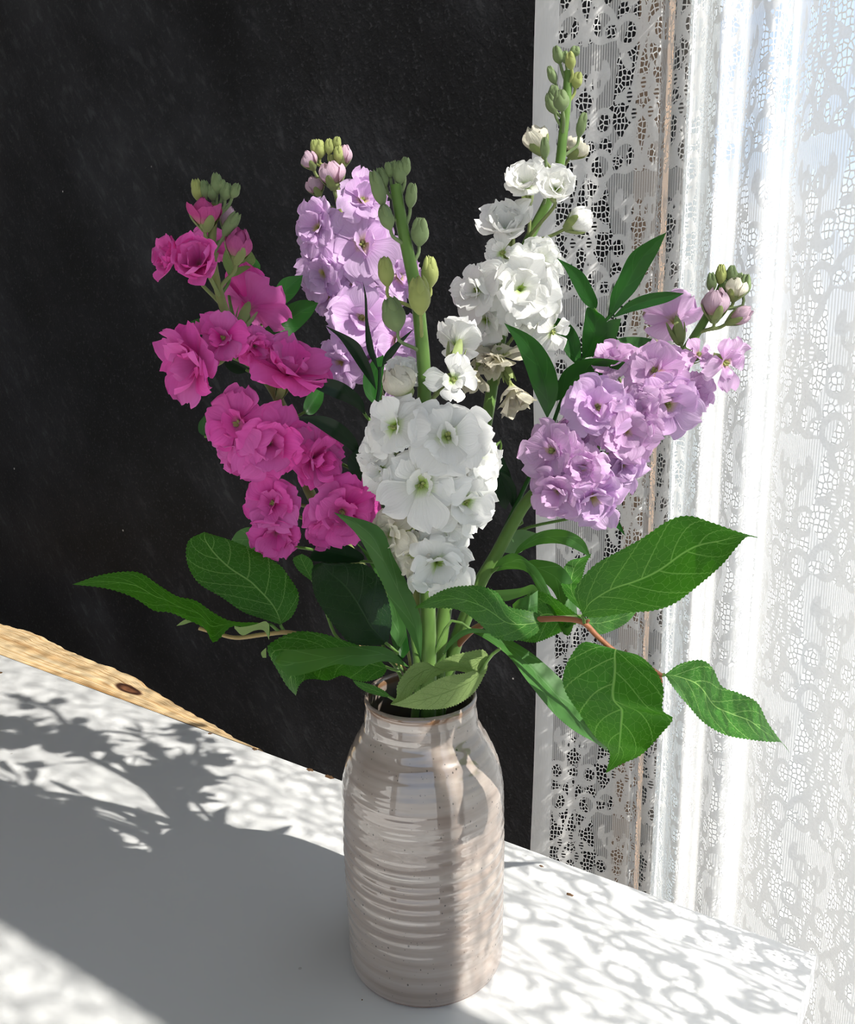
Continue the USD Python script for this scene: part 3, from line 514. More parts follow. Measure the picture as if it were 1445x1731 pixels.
GROUPS = {'stock_flower': 'stock flower stems in the vase', 'lemon_leaf_sprig': 'broad-leaved sprigs in the vase', 'ruscus_sprig': 'pointed-leaf sprigs in the vase'}
class Stalk:
    def __init__(s, name, label, cat_, pts, r0, r1, mat, seed, loc, ridge=0.06, rmax=None):
        s.t = thing(name, label, cat_, loc, GROUPS.get(name)); tag(s.t, kind='thing'); s.rng = np.random.default_rng(seed); P = np.array([at(*q[:3]) for q in pts]); s.C = spline(P, 90)
        s.px = spline(np.array([q[:3] for q in pts], float), 200); s.mat = mat
        s.rad = np.linspace(r0, r1, len(s.C)); s.stem = obj('stem', tube(s.C, s.rad, 12, ridge), mat, s.t)
    def depth(s, px, py): return s.px[np.argmin((s.px[:, 0] - px) ** 2 * 0.35 + (s.px[:, 1] - py) ** 2)][2]
    def join(s, base, drop):
        """a stalk from the stem, a little below, up to base"""
        d = np.linalg.norm(s.C - base, axis=1); i = int(np.argmin(d)); arc = 0
        while i > 0 and arc < max(drop, d.min() * 1.15 + 0.004): arc += np.linalg.norm(s.C[i] - s.C[i - 1]); i -= 1
        return s.C[i], s.C[min(i + 2, len(s.C) - 1)] - s.C[i]
    def pedicel(s, base, n, drop=0.010, r=0.0010):
        j, up = s.join(base, drop); up = up / (np.linalg.norm(up) + 1e-9); d = np.linalg.norm(base - j)
        return tube(spline(np.array([j, j + up * d * 0.22 + (base - j) * 0.15, base - n * d * 0.22, base]), 12), np.linspace(r * 1.25, r, 12), 7)
    def bloom(s, px, py, dia, fx, fy, style='open', mat=None, back=False, dz=0.0, ped=True, crad=1.0, name='bloom'):
        r = s.rng; y = s.depth(px, py); p0 = at(px, py, y); n = facing(p0, fx, fy, back); y = y + n[1] * 0.026 + dz; p = at(px, py, y); n = facing(p, fx, fy, back)
        R = dia * 0.5 * mpp(p); Fm = frame(n, r.uniform(0, 6.28)); throat = p - n * R * 0.12
        cl = 0.016 if back or style == 'back' else 0.0125; crad = 1.35 if back or style == 'back' else crad; parts = calyx(throat, n, cl, 0.0034 * crad, r)
        if ped: parts.append(s.pedicel(throat - n * cl, n))
        b = obj(name, cat(parts), CALYX, s.t)
        for (cnt, op, L, w, cup, ruf, curl) in STY[style]:
            a0 = r.uniform(0, 6.28)
            for k in range(cnt):
                V, f, uv = petal(R * L * r.uniform(0.82, 1.14), R * w * r.uniform(0.88, 1.2), op + r.uniform(-17, 17), a0 + (k + r.uniform(-.16, .16)) * 2 * math.pi / cnt, r, cup, ruf * r.uniform(0.7, 1.35), curl + r.uniform(-.15, .15), r0=0.0006, h0=r.uniform(-.04, .04) * R)
                obj('petal', (throat + V @ Fm, f), mat or s.pm, b, True, uv=uv)
        if style in ('flat', 'open', 'four') and not back:
            q = []
            for k in range(5):
                a = r.uniform(0, 6.28); e = Fm[0] * math.cos(a) + Fm[1] * math.sin(a); q.append(ovoid(throat + n * R * 0.05, throat + n * R * r.uniform(0.28, 0.36) + e * R * 0.09, 0.0010, 3, 0.1, ns=6, nt=6))
            obj('pistil', cat(q), BUDL, b)
        return b
    def half(s, bx, by, tx, ty, wid, mat, dz=0.0, op=0.0, ped=True, sep=True, n_p=6):
        """a half-open bud: overlapping petals wrapped over one another above a calyx; base and tip pixels"""
        r = s.rng; y = s.depth(bx, by) + dz; B = at(bx, by, y); T = at(tx, ty, y - 0.004); n = T - B; L = np.linalg.norm(n); n /= L; rad = wid * 0.5 * mpp(B); Fm = frame(n, r.uniform(0, 6)); parts = []
        cl = L * 0.52
        if sep:
            for k in range(4):
                a = k * math.pi / 2 + r.uniform(-.15, .15); e = Fm[0] * math.cos(a) + Fm[1] * math.sin(a); f = np.cross(n, e); ss = np.linspace(0, 1, 9)[:, None]; t = np.linspace(-1, 1, 5)[None]
                w = rad * 0.36 * np.sqrt(np.clip(np.sin(np.pi * (0.10 + 0.88 * ss)), 0, 1)); rr = rad * (0.22 + 0.82 * np.sin(np.pi * 0.5 * ss) ** 1.1)
                V = B + (n * cl * 1.1) * ss[..., None] * np.ones_like(t)[..., None] + e * (rr - 0.3 * w * t * t)[..., None] + f * (w * t)[..., None]; parts.append((V.reshape(-1, 3), grid_faces(9, 5)))
        parts.append(ovoid(B, B + n * cl * 0.8, rad * 0.55, 4, 0.06))
        if ped: parts.append(s.pedicel(B + n * 0.001, n))
        b = obj('half_open_bud', cat(parts), CALYX, s.t)
        for k in range(n_p):
            ns, nt = 10, 9; ss = np.linspace(0.0, 1, ns)[:, None]; t = np.linspace(-1, 1, nt)[None]; inner = k >= n_p - 2; a = k * 2.4 + t * (0.95 if not inner else 1.3) * (0.35 + 0.65 * np.sin(np.pi * (0.12 + 0.76 * ss)))
            pr = np.sin(np.pi * (0.10 + (0.80 if inner else 0.70 - 0.4 * op) * ss)) ** 0.8
            rr = rad * (pr * (0.80 if inner else 0.94 + 0.05 * (k % 3)) + op * 0.5 * ss ** 2 * (0 if inner else 1)) * (1 + 0.05 * np.sin(t * 5 + k) * ss)
            zz = L * (0.20 + (0.80 if inner else r.uniform(0.58, 0.76)) * ss * (1 - 0.10 * t * t * ss + 0.03 * np.sin(t * 7 + k)))
            V = B + zz[..., None] * n + rr[..., None] * (np.cos(a)[..., None] * Fm[0] + np.sin(a)[..., None] * Fm[1])
            uv = np.stack([np.broadcast_to(0.2 + 0.8 * ss, (ns, nt)), np.broadcast_to(t, (ns, nt))], -1).reshape(-1, 2)
            obj('petal', (V.reshape(-1, 3), grid_faces(ns, nt)), mat, b, True, uv=uv)
        V, f = ovoid(B + n * L * 0.2, B + n * L * 0.92, rad * 0.70, 3, 0.08, ns=12, nt=18)
        obj('petal', (V, f), mat, b, True, uv=np.stack([np.repeat(np.linspace(0.3, 1, 12), 18), np.tile(np.linspace(-1, 1, 18), 12)], 1))
        return b
    def bud(s, bx, by, tx, ty, wid, mat=None, dz=0.0, ped=True, drop=0.012):
        r = s.rng; y = s.depth(bx, by) + dz; B = at(bx, by, y); T = at(tx, ty, y - 0.002); n = (T - B) / np.linalg.norm(T - B); rad = wid * 0.5 * mpp(B)
        parts = [ovoid(B, T, rad * 0.93, 4, 0.13, r.uniform(0, 3), bulge=0.53, flat_top=0.62)]
        for k in range(4):                                   # separate sepal tips
            a = k * math.pi / 2 + 0.4; Fm = frame(n, r.uniform(-.2, .2)); e = Fm[0] * math.cos(a) + Fm[1] * math.sin(a); L = np.linalg.norm(T - B)
            parts.append(ovoid(B + n * L * 0.30 + e * rad * 0.50, B + n * L * r.uniform(0.97, 1.06) + e * rad * 0.42, rad * 0.42, 3, 0.1, ns=7, nt=8, flat_top=0.5))
        if ped: parts.append(s.pedicel(B, n, drop, 0.0009))
        return obj('bud', cat(parts), mat or BUD, s.t)
    def leaf(s, L, R, y, mat, *a, **k):
        """a leaf, and the stalk that holds it where it does not spring from the stem itself"""
        p = leaf(s.t, L, R, y, mat, *a, **k); b = at(*L[0], (y[0] if isinstance(y, tuple) else y)[0]); d = np.linalg.norm(s.C - b, axis=1).min()
        if 'stalk' not in k and 0.005 < d < 0.075 and k.get('hold', True):
            t0 = at(*(np.add(L[1], R[1]) / 2), (y[0] if isinstance(y, tuple) else y)[0]); n = t0 - b; n /= np.linalg.norm(n) + 1e-9
            obj('leaf_stalk', s.pedicel(b + n * 0.002, n, 0.006, 0.0009), STEM, p)
        return p

def leaf(parent, L, R, y, mat, fold=0.0, n=26, m=9, saw=0.0, wave=0.0, flip=False, ym=None, seed=0, name='leaf', stalk=None, cup=0.0, hold=True):
    """a leaf traced along both of its edges, base to tip in pixels; y: depth along its length (base .. tip), or (left, right) depths;
    fold: how far the midrib lies behind the edges; saw: fine teeth"""
    if isinstance(y, tuple): yl, yr = y
    else: yl = yr = y
    yl, yr = (np.interp(np.linspace(0, 1, n), np.linspace(0, 1, len(q)), q) for q in (yl, yr))
    A, B = spline(np.array(L, float), n), spline(np.array(R, float), n); s = np.linspace(0, 1, n)
    if saw:
        for E_, O_ in ((A, B), (B, A)):
            d = E_ - O_; w = np.linalg.norm(d, axis=1, keepdims=True) + 1e-6; E_ += d / w * (saw * ((np.arange(n) % 2)[:, None] - 0.5)) * np.clip(w / 20, 0, 1)
    t = np.linspace(-1, 1, m); V = np.zeros((n, m, 3))
    for i in range(n):
        wid = np.linalg.norm(A[i] - B[i]); sc = wid * mpp(at(*A[i], yl[i]))
        for j, q in enumerate(t):
            f = (q + 1) / 2; px = A[i] * (1 - f) + B[i] * f; yy = yl[i] * (1 - f) + yr[i] * f + fold * sc * (1 - abs(q)) + cup * sc * (1 - q * q) + wave * sc * math.sin(s[i] * 11 + q * 1.7 + seed) * abs(q)
            V[i, j] = at(px[0], px[1], yy)
    f = grid_faces(n, m); uv = np.stack(np.meshgrid(s, t, indexing='ij'), -1).reshape(-1, 2); V = V.reshape(-1, 3)
    mesh = trimesh.Trimesh(V, f, process=False); toward = (mesh.face_normals * (CAM - mesh.triangles_center)).sum() > 0
    if toward == flip: f = f[:, ::-1]
    p = obj(name, (V, f), mat, parent, True, uv=uv)
    if stalk is not None:
        q = np.array([at(*k) for k in stalk]); obj('leaf_stalk', tube(spline(q, 10), np.linspace(0.0012, 0.0009, 10), 6), stalk_mat.get(str(mat.GetPath()), STEM), p)
    return p
stalk_mat = {}
# ------------------------------------------------------------------ pink stock
MOUTH = (0.0, 0.0, ZR - 0.03)
k = Stalk('stock_flower', 'hot pink double stock flower stem, the leftmost of the bouquet', 'flower',
          [(708, 1230, .012), (690, 1080, .018), (600, 945, .02), (540, 862, .012), (512, 805, .006), (489, 718, 0), (462, 660, -.006), (426, 604, -.010), (396, 562, -.012), (373, 505, -.012), (358, 430, -.012), (362, 345, -.012)], 0.0042, 0.0022, STEMP, 11, MOUTH)
k.pm = PINK
for a in [(300, 440, 84, -.8, .30, 'cup'), (352, 428, 78, .2, .6, 'back'), (338, 448, 104, -.22, .30, 'cup'), (419, 524, 118, .30, .55, 'back'), (378, 572, 96, -.2, .2, 'open'), (430, 585, 72, .3, -.2, 'ruffle'), (342, 612, 128, -.80, -.08, 'fan'),
          (484, 640, 142, .36, .76, 'fan'), (404, 716, 132, -.45, .12, 'flat'), (455, 750, 132, .02, -.22, 'open'), (526, 776, 110, .62, -.05, 'fan'), (462, 850, 104, -.25, -.05, 'open'), (468, 898, 92, -.10, -.50, 'fan'), (578, 862, 132, .12, -.22, 'open'), (410, 770, 90, -.3, -.5, 'ruffle'), (555, 890, 80, .0, -.5, 'cup')]:
    k.bloom(*a, back=a[5] == 'back', dz=.012 if a[0] in (352, 378, 430, 300) else 0)
k.half(347, 392, 346, 334, 52, PINKB, -.004, 0.35); k.half(398, 447, 408, 386, 46, PINKB, .0, 0.1); k.half(380, 395, 388, 344, 26, BLUSH, .008)
for a in [(336, 340, 330, 303, 21, BUDL), (348, 336, 345, 305, 18), (366, 330, 366, 293, 22), (380, 338, 384, 309, 22), (392, 334, 402, 311, 18), (374, 322, 374, 303, 18), (378, 400, 402, 360, 24), (360, 340, 358, 312, 18)]: k.bud(*a)
k.leaf([(388, 470), (376, 440), (388, 412), (412, 408)], [(388, 470), (408, 462), (432, 440), (412, 408)], [-.0, .02], PALE, 0.1)
k.leaf([(410, 470), (432, 472), (440, 450), (428, 432)], [(410, 470), (412, 452), (418, 440), (428, 432)], [.02, .03], RUSC)
k.leaf([(440, 560), (460, 545), (480, 520), (510, 507), (538, 512)], [(440, 575), (475, 575), (500, 560), (525, 535), (538, 512)], [.02, .03, .03], RUSC, 0.12)
k.leaf([(462, 520), (465, 490), (480, 470), (512, 465)], [(462, 520), (485, 512), (505, 490), (512, 465)], [.03, .035], RUSC, 0.1)
k.leaf([(420, 628), (400, 632), (382, 620), (378, 602)], [(420, 628), (418, 610), (402, 600), (378, 602)], [.02, .02], RUSCD, 0.1)
k.leaf([(346, 738), (336, 730), (336, 715), (346, 702)], [(346, 738), (348, 725), (350, 715), (346, 702)], [.02, .02], RUSC, 0.1, stalk=[(486, 716, .0), (420, 744, .014), (346, 738, .02)])
k.leaf([(352, 556), (335, 556), (315, 552), (308, 560)], [(352, 545), (340, 538), (320, 545), (308, 560)], [.02, .02], RUSC, 0.1)
k.leaf([(446, 916), (425, 934), (405, 928), (390, 915)], [(446, 916), (425, 892), (402, 898), (390, 915)], [.02, .03], STOCK, 0.1)
# ------------------------------------------------------------------ lavender stock
k = Stalk('stock_flower', 'pale lavender double stock flower stem at the back, left of the green-budded stem', 'flower',
          [(706, 1230, .02), (712, 1080, .035), (690, 880, .055), (650, 700, .07), (618, 570, .072), (598, 470, .072), (585, 400, .072), (572, 340, .072), (560, 262, .072)], 0.004, 0.002, STEMP, 22, MOUTH)
k.pm = LAV
for a in [(612, 340, 98, .25, .35, 'open'), (613, 414, 126, .02, .12, 'flat'), (538, 385, 96, -.55, .25, 'ruffle'), (548, 462, 100, -.55, -.10, 'ruffle'), (612, 538, 124, .0, .05, 'flat'), (672, 470, 90, .6, .2, 'open'), (578, 612, 92, -.4, -.25, 'ruffle'),
          (668, 575, 110, .55, -.1, 'open'), (600, 480, 92, -.1, .5, 'open'), (672, 690, 70, .4, -.2, 'ruffle'), (560, 500, 80, -.7, -.2, 'ruffle'), (625, 610, 80, .1, -.4, 'ruffle')]:
    k.bloom(*a, dz=.012 if a[0] in (600, 672, 625) else 0)
k.half(565, 322, 558, 272, 44, BLUSH, -.006, 0.1); k.half(531, 288, 515, 256, 30, BLUSH); k.half(541, 332, 526, 298, 32, BLUSH, .004); k.half(580, 285, 584, 244, 26, BLUSH, .004)
for a in [(541, 268, 539, 236, 22, BUDL), (532, 262, 531, 236, 16, BUDL), (556, 262, 557, 234, 18, BUDL), (569, 252, 570, 231, 16, BUDL), (572, 275, 572, 246, 20, BUDL)]: k.bud(*a)
# ------------------------------------------------------------------ white stock with green buds (front)
k = Stalk('stock_flower', 'white stock flower stem in the front middle, topped by dark green closed buds', 'flower',
          [(722, 1230, -.012), (724, 1120, -.018), (722, 1000, -.022), (718, 850, -.03), (717, 690, -.036), (716, 620, -.036), (711, 560, -.036), (704, 500, -.036), (690, 430, -.036), (677, 368, -.036), (668, 312, -.036)], 0.0052, 0.0030, STEM, 33, MOUTH)
k.pm = WHITE
for a in [(669, 722, 116, -.40, .28, 'flat', WHITE), (757, 738, 142, .06, .16, 'flat', WHITE), (650, 795, 96, -.6, -.15, 'open', WHITE), (806, 775, 96, .75, .0, 'ruffle', WHITE), (712, 818, 146, -.06, -.06, 'flat', WHITE), (786, 848, 116, .42, -.18, 'open', WHITE),
          (662, 903, 92, -.45, -.2, 'ruffle', CREAM), (738, 950, 140, .12, -.42, 'ruffle', WHITE), (700, 935, 84, -.1, -.2, 'wilt', CREAM), (765, 642, 88, .25, .0, 'four', WHITE), (640, 760, 70, -.6, .2, 'open', WHITE), (760, 890, 90, .3, -.5, 'wilt', WHITE)]:
    k.bloom(*a, dz=.022 if a[0] in (765,) else .006 if a[0] in (650, 806, 640) else 0)
k.bloom(772, 586, 92, .15, .72, 'back', WHITE, True, .004); k.bloom(683, 628, 60, .2, .5, 'ruffle', WHITE, False, .022)
k.half(692, 676, 660, 620, 58, CREAM, -.010, -0.05, sep=False, n_p=8)
for a in [(652, 316, 641, 284, 20), (660, 300, 656, 274, 18), (676, 312, 673, 272, 25), (684, 298, 686, 266, 20), (648, 348, 630, 290, 26, BUD, -.004), (668, 296, 665, 272, 16, BUD, .006), (693, 352, 697, 310, 22), (660, 388, 646, 348, 28, BUD, -.006),
          (708, 416, 711, 369, 32), (655, 484, 649, 434, 30, BUDL), (727, 486, 726, 434, 30, BUDL, .004), (711, 532, 707, 468, 42, BUDL, -.014), (672, 560, 658, 504, 40, BUD, -.008)]: k.bud(*a)
k.leaf([(712, 1120), (694, 1075), (658, 1010), (625, 940), (600, 900), (564, 866)], [(712, 1120), (712, 1050), (690, 990), (664, 940), (640, 890), (564, 866)], [-.02, -.045, -.06, -.055], STOCK, -0.18, wave=.05)
# ------------------------------------------------------------------ tall white stock
k = Stalk('stock_flower', 'tallest white stock flower stem, rising against the lace curtain', 'flower',
          [(735, 1230, .0), (745, 1080, .01), (775, 900, .03), (812, 760, .04), (826, 690, .045), (838, 615, .05), (855, 530, .05), (880, 440, .05), (902, 388, .05), (926, 340, .05), (944, 290, .05), (951, 235, .05), (957, 180, .05), (961, 120, .05)], 0.0050, 0.0026, STEM, 44, MOUTH)
k.pm = WHITE
for a in [(878, 490, 136, .22, .10, 'ruffle', WHITE), (808, 492, 104, -.60, .12, 'open', WHITE), (932, 560, 76, .55, -.35, 'four', WHITE), (822, 540, 96, -.35, -.35, 'ruffle', WHITE), (850, 428, 70, -.35, .2, 'four', WHITE), (912, 440, 90, .45, .25, 'ruffle', WHITE),
          (900, 520, 110, .35, -.35, 'ruffle', WHITE), (862, 645, 92, .30, -.85, 'bell', FADED), (806, 622, 62, -.25, -.8, 'bell', FADED)]:
    k.bloom(*a, dz=.014 if a[0] in (822, 912, 900) else 0)
k.bloom(846, 606, 92, .10, .88, 'flat', FADED); k.bloom(838, 600, 70, -.3, -.5, 'bell', FADED, dz=.01); k.bloom(858, 396, 100, -.12, .72, 'cup', WHITE); k.bloom(890, 318, 86, -.10, .70, 'cup', WHITE); k.bloom(940, 322, 76, .06, .42, 'cup', WHITE, dz=-.012)
k.half(953, 388, 1002, 362, 44, WHITE, -.006, 0.05); k.half(917, 262, 898, 212, 44, CREAM, 0, 0.2); k.half(962, 268, 985, 234, 44, CREAM, .014, 0.1)
for a in [(947, 108, 939, 78, 20), (957, 108, 954, 86, 16), (970, 96, 973, 78, 20), (966, 118, 962, 88, 19, BUDL, -.004), (939, 142, 927, 112, 17), (972, 150, 978, 122, 22, BUDL), (938, 192, 926, 158, 22), (935, 172, 936, 144, 20), (951, 188, 946, 152, 28, BUD, -.010), (978, 232, 988, 190, 19), (922, 268, 920, 232, 18, BUD, -.02)]: k.bud(*a)
k.leaf([(845, 760), (862, 800), (868, 830), (855, 862)], [(832, 798), (830, 820), (842, 850), (855, 862)], [.05, .06], RUSCD)
# ------------------------------------------------------------------ mauve stock on the right
k = Stalk('stock_flower', 'mauve double stock flower stem leaning out to the right', 'flower',
          [(735, 1230, .012), (765, 1105, .012), (785, 1050, .012), (812, 985, .012), (838, 940, .014), (866, 888, .016), (900, 838, .018), (980, 775, .022), (1050, 708, .026), (1110, 650, .030), (1150, 605, .032), (1180, 560, .034), (1206, 515, .036), (1222, 480, .036)], 0.0050, 0.0024, STEM, 55, MOUTH)
k.pm = PURP
for a in [(1222, 612, 100, .72, -.25, 'four', PURP), (1108, 628, 116, -.15, .30, 'flat', PURP), (1128, 682, 112, .15, -.30, 'flat', LAV), (1170, 666, 84, .45, -.2, 'open', PURP), (1010, 690, 124, -.05, .18, 'open', LAV), (936, 762, 110, -.45, .0, 'flat', PURP),
          (1058, 728, 112, .30, -.15, 'ruffle', PURP), (944, 830, 106, -.30, -.30, 'ruffle', PURP), (1000, 838, 118, .20, -.42, 'ruffle', LAV), (1038, 612, 80, -.2, .65, 'open', PURP), (1052, 785, 84, .45, -.35, 'ruffle', LAV), (972, 738, 84, -.4, .2, 'ruffle', PURP), (985, 790, 96, -.05, -.1, 'ruffle', PURP), (1080, 690, 84, .05, .0, 'ruffle', PURP), (1180, 600, 60, .5, .3, 'four', PURP)]:
    k.bloom(*a, dz=.014 if a[0] in (1038, 1170, 1052, 972) else -.004 if a[0] == 985 else 0)
k.bloom(1141, 546, 104, -.22, .70, 'back', PURP, True)
k.half(1206, 546, 1212, 486, 46, BLUSH, -.006, 0.0); k.half(1226, 548, 1272, 522, 30, BLUSH, -.004, 0.1); k.half(1238, 510, 1250, 468, 38, CREAM, -.004, 0.0)
for a in [(1218, 482, 1219, 447, 20, BUDL), (1203, 494, 1202, 462, 19), (1234, 478, 1238, 449, 20), (1256, 500, 1262, 464, 24, BUD, -.006), (1226, 500, 1228, 474, 18), (1250, 484, 1250, 462, 18)]: k.bud(*a)
Y = .014
k.leaf([(830, 968), (845, 945), (868, 935), (893, 948), (915, 972), (945, 1030), (975, 1042)], [(830, 968), (862, 962), (892, 968), (910, 1000), (935, 1040), (958, 1076), (975, 1042)], ([.012, -.01, -.03, -.04], [.012, -.02, -.05, -.06]), STOCK, 0.05)
k.leaf([(868, 940), (878, 922), (910, 900), (950, 895), (985, 912), (999, 944)], [(868, 940), (890, 928), (915, 920), (950, 920), (985, 935), (999, 944)], [.01, .0, -.02, -.015], STOCK, 0.1)
k.leaf([(852, 934), (862, 905), (880, 895), (910, 902)], [(852, 934), (875, 936), (890, 925), (910, 902)], [.012, .03, .04], STOCK, 0.1, flip=True)
k.leaf([(884, 950), (908, 946), (945, 955), (968, 985), (976, 1040)], [(884, 950), (905, 975), (935, 1000), (960, 1060), (962, 1075)], ([.0, -.02, -.02], [.0, -.02, -.05]), STOCK, 0.0)
# curled leaf like a small cup
k.leaf([(820, 998), (850, 997), (880, 994), (900, 988), (909, 997)], [(820, 1004), (850, 1016), (870, 1012), (895, 1004), (907, 1004)], [.0, -.01, -.02, -.04], STOCK, 0.2, flip=True)
k.leaf([(866, 1022), (878, 1012), (894, 1008), (909, 998)], [(866, 1026), (880, 1040), (895, 1046), (908, 1047)], ([-.03, -.045, -.05, -.045], [-.03, -.05, -.055, -.05]), STOCK, -0.2, hold=False)
# ------------------------------------------------------------------ long smooth basal leaves belong to the front white stem's neighbours
k = Stalk('stock_foliage', 'smooth strap-like grey-green stock leaves spilling over the vase rim', 'leaves', [(700, 1235, -.012), (706, 1150, -.02), (700, 1085, -.02), (690, 1040, -.01)], 0.0030, 0.0016, STEM, 66, MOUTH)
k.leaf([(692, 1128), (655, 1096), (610, 1092), (560, 1095), (510, 1098), (478, 1100), (464, 1118)], [(692, 1128), (650, 1118), (610, 1126), (570, 1123), (530, 1135), (490, 1142), (464, 1118)], ([-.02, -.05, -.06, -.07], [-.02, -.06, -.08, -.08]), STOCK, -0.12, wave=.03)
k.leaf([(748, 1110), (760, 1082), (785, 1064), (815, 1064), (842, 1072)], [(748, 1110), (764, 1090), (790, 1072), (815, 1070), (842, 1072)], [-.02, -.03, -.035], STOCK, 0.1)
k.leaf([(790, 1062), (820, 1064), (850, 1075), (900, 1105), (950, 1150), (985, 1195), (1010, 1230), (1028, 1272)], [(790, 1066), (820, 1080), (860, 1110), (890, 1150), (935, 1205), (970, 1235), (1005, 1255), (1028, 1272)], ([-.02, -.03, -.04, -.04], [-.02, -.045, -.06, -.05]), STOCK, 0.15)
k.leaf([(668, 1110), (655, 1050), (640, 985), (618, 940), (600, 915)], [(668, 1110), (690, 1060), (668, 990), (640, 950), (600, 915)], [.0, .01, .012], STOCK, 0.1)
k.leaf([(676, 1120), (664, 1080), (668, 1030), (690, 1000)], [(676, 1120), (696, 1090), (700, 1040), (690, 1000)], [.0, .02], RUSC, 0.1)
# ------------------------------------------------------------------ broad veined leaves: right sprig
k = Stalk('lemon_leaf_sprig', 'reddish twig with broad veined leaves spreading right in front of the curtain', 'leaves',
          [(742, 1235, .01), (760, 1120, .015), (795, 1068, .0), (840, 1050, -.03), (880, 1047, -.052), (905, 1047, -.06), (950, 1046, -.062), (985, 1052, -.064), (1010, 1076, -.066), (1045, 1105, -.07), (1085, 1122, -.072), (1118, 1142, -.074)], 0.0026, 0.0013, TWIGR, 77, MOUTH, 0.0)
k.leaf([(984, 1038), (972, 1005), (978, 985), (1005, 955), (1040, 935), (1085, 910), (1130, 880), (1165, 872), (1205, 884), (1245, 898), (1280, 908)], [(984, 1042), (1010, 1044), (1060, 1036), (1105, 1032), (1140, 1020), (1180, 990), (1220, 955), (1245, 925), (1262, 908), (1280, 909)], ([-.064, -.075, -.09, -.11, -.13], [-.064, -.085, -.11, -.13, -.13]), SALAL, 0.08, n=84, m=13, saw=2.0, wave=.02, stalk=[(988, 1054, -.065), (984, 1040, -.064)])
k.leaf([(982, 1050), (960, 1062), (935, 1075), (905, 1086), (880, 1083), (860, 1078)], [(982, 1044), (950, 1020), (915, 1000), (885, 1010), (870, 1040), (860, 1078)], [-.06, -.035, -.02], SALAL, 0.06, n=60, saw=2.0)
k.leaf([(986, 1048), (1010, 1035), (1045, 1030), (1070, 1028), (1076, 1034)], [(986, 1056), (1010, 1072), (1035, 1066), (1060, 1052), (1076, 1034)], [-.06, -.03, -.01], SALAL, 0.06, n=50, saw=2.0)
k.leaf([(985, 1035), (955, 1005), (948, 975), (960, 950), (985, 942)], [(985, 1035), (980, 1000), (985, 975), (990, 955), (1000, 935)], [-.055, -.02, .0], SALAL, 0.06, n=50, saw=2.0)
k.leaf([(1039, 1106), (1010, 1090), (985, 1086), (965, 1108), (952, 1140), (955, 1168), (975, 1200), (1005, 1245), (1030, 1272), (1024, 1307)], [(1039, 1106), (1075, 1106), (1105, 1130), (1121, 1162), (1120, 1200), (1137, 1215), (1118, 1240), (1085, 1275), (1050, 1292), (1024, 1307)], ([-.07, -.07, -.07, -.07, -.08], [-.07, -.10, -.115, -.11, -.08]), SALAL, 0.08, n=90, m=13, saw=2.0, wave=.02, flip=False)
k.leaf([(1124, 1140), (1150, 1122), (1185, 1116), (1205, 1130), (1220, 1160), (1250, 1172), (1280, 1188), (1300, 1225), (1337, 1276)], [(1124, 1141), (1140, 1165), (1165, 1195), (1190, 1222), (1225, 1242), (1265, 1250), (1300, 1254), (1322, 1256), (1337, 1276)], ([-.074, -.06, -.04, -.02, .0], [-.074, -.08, -.07, -.05, .0]), SALAL, 0.10, n=84, m=13, saw=2.0, stalk=[(1116, 1142, -.074), (1124, 1140, -.074)])
k.leaf([(921, 1050), (905, 1035), (860, 1025), (838, 1000), (800, 990), (750, 997), (702, 1026)], [(921, 1052), (905, 1072), (880, 1082), (840, 1080), (805, 1050), (770, 1030), (702, 1028)], ([-.06, -.06, -.06, -.06], [-.06, -.09, -.095, -.07]), SALAL, 0.08, n=80, m=11, saw=2.0)
for (bx, by, tx, ty) in ((990, 1052, 996, 1048), (1114, 1140, 1118, 1156), (1110, 1138, 1112, 1152)): k.bud(bx, by, tx, ty, 7, TWIGR, ped=False)
# ------------------------------------------------------------------ broad veined leaves: left sprig
k = Stalk('lemon_leaf_sprig', 'pale twig with broad veined leaves reaching left over the table', 'leaves',
          [(705, 1235, .02), (695, 1150, .022), (640, 1102, .01), (570, 1090, -.012), (495, 1070, -.03), (450, 1072, -.03), (400, 1078, -.03), (365, 1070, -.03), (336, 1062, -.03)], 0.0022, 0.0011, TWIGT, 88, MOUTH, 0.0)
k.leaf([(474, 1056), (440, 1045), (410, 1034), (375, 1010), (335, 985), (316, 950), (318, 915), (345, 899)], [(474, 1056), (495, 1040), (505, 1005), (485, 970), (472, 955), (440, 935), (395, 915), (345, 899)], ([-.03, -.05, -.06, -.05], [-.03, -.02, -.02, -.04]), SALAL, 0.05, n=84, m=13, saw=2.0, stalk=[(480, 1068, -.03), (474, 1056, -.03)])
k.leaf([(456, 1056), (430, 1052), (410, 1052), (385, 1048), (360, 1035), (330, 1015), (300, 1008), (270, 990), (240, 970), (215, 966), (170, 972), (122, 988)], [(456, 1075), (436, 1056), (415, 1060), (390, 1060), (362, 1086), (345, 1062), (310, 1045), (285, 1035), (260, 1032), (225, 1010), (180, 995), (122, 988)], ([-.03, -.03, -.03, -.02, -.02], [-.05, -.06, -.06, -.05, -.02]), SALAL, 0.06, n=90, m=9, saw=2.0)
k.leaf([(455, 1056), (448, 1050), (430, 1056), (408, 1060), (396, 1058)], [(455, 1082), (446, 1066), (430, 1066), (410, 1074), (396, 1062)], [-.06, -.058], PALE, 0.05, n=20, hold=False)
k.leaf([(332, 1046), (318, 1046), (308, 1050), (298, 1058)], [(332, 1052), (322, 1052), (310, 1056), (298, 1058)], [-.052, -.052], PALE, 0.05, n=14, hold=False)
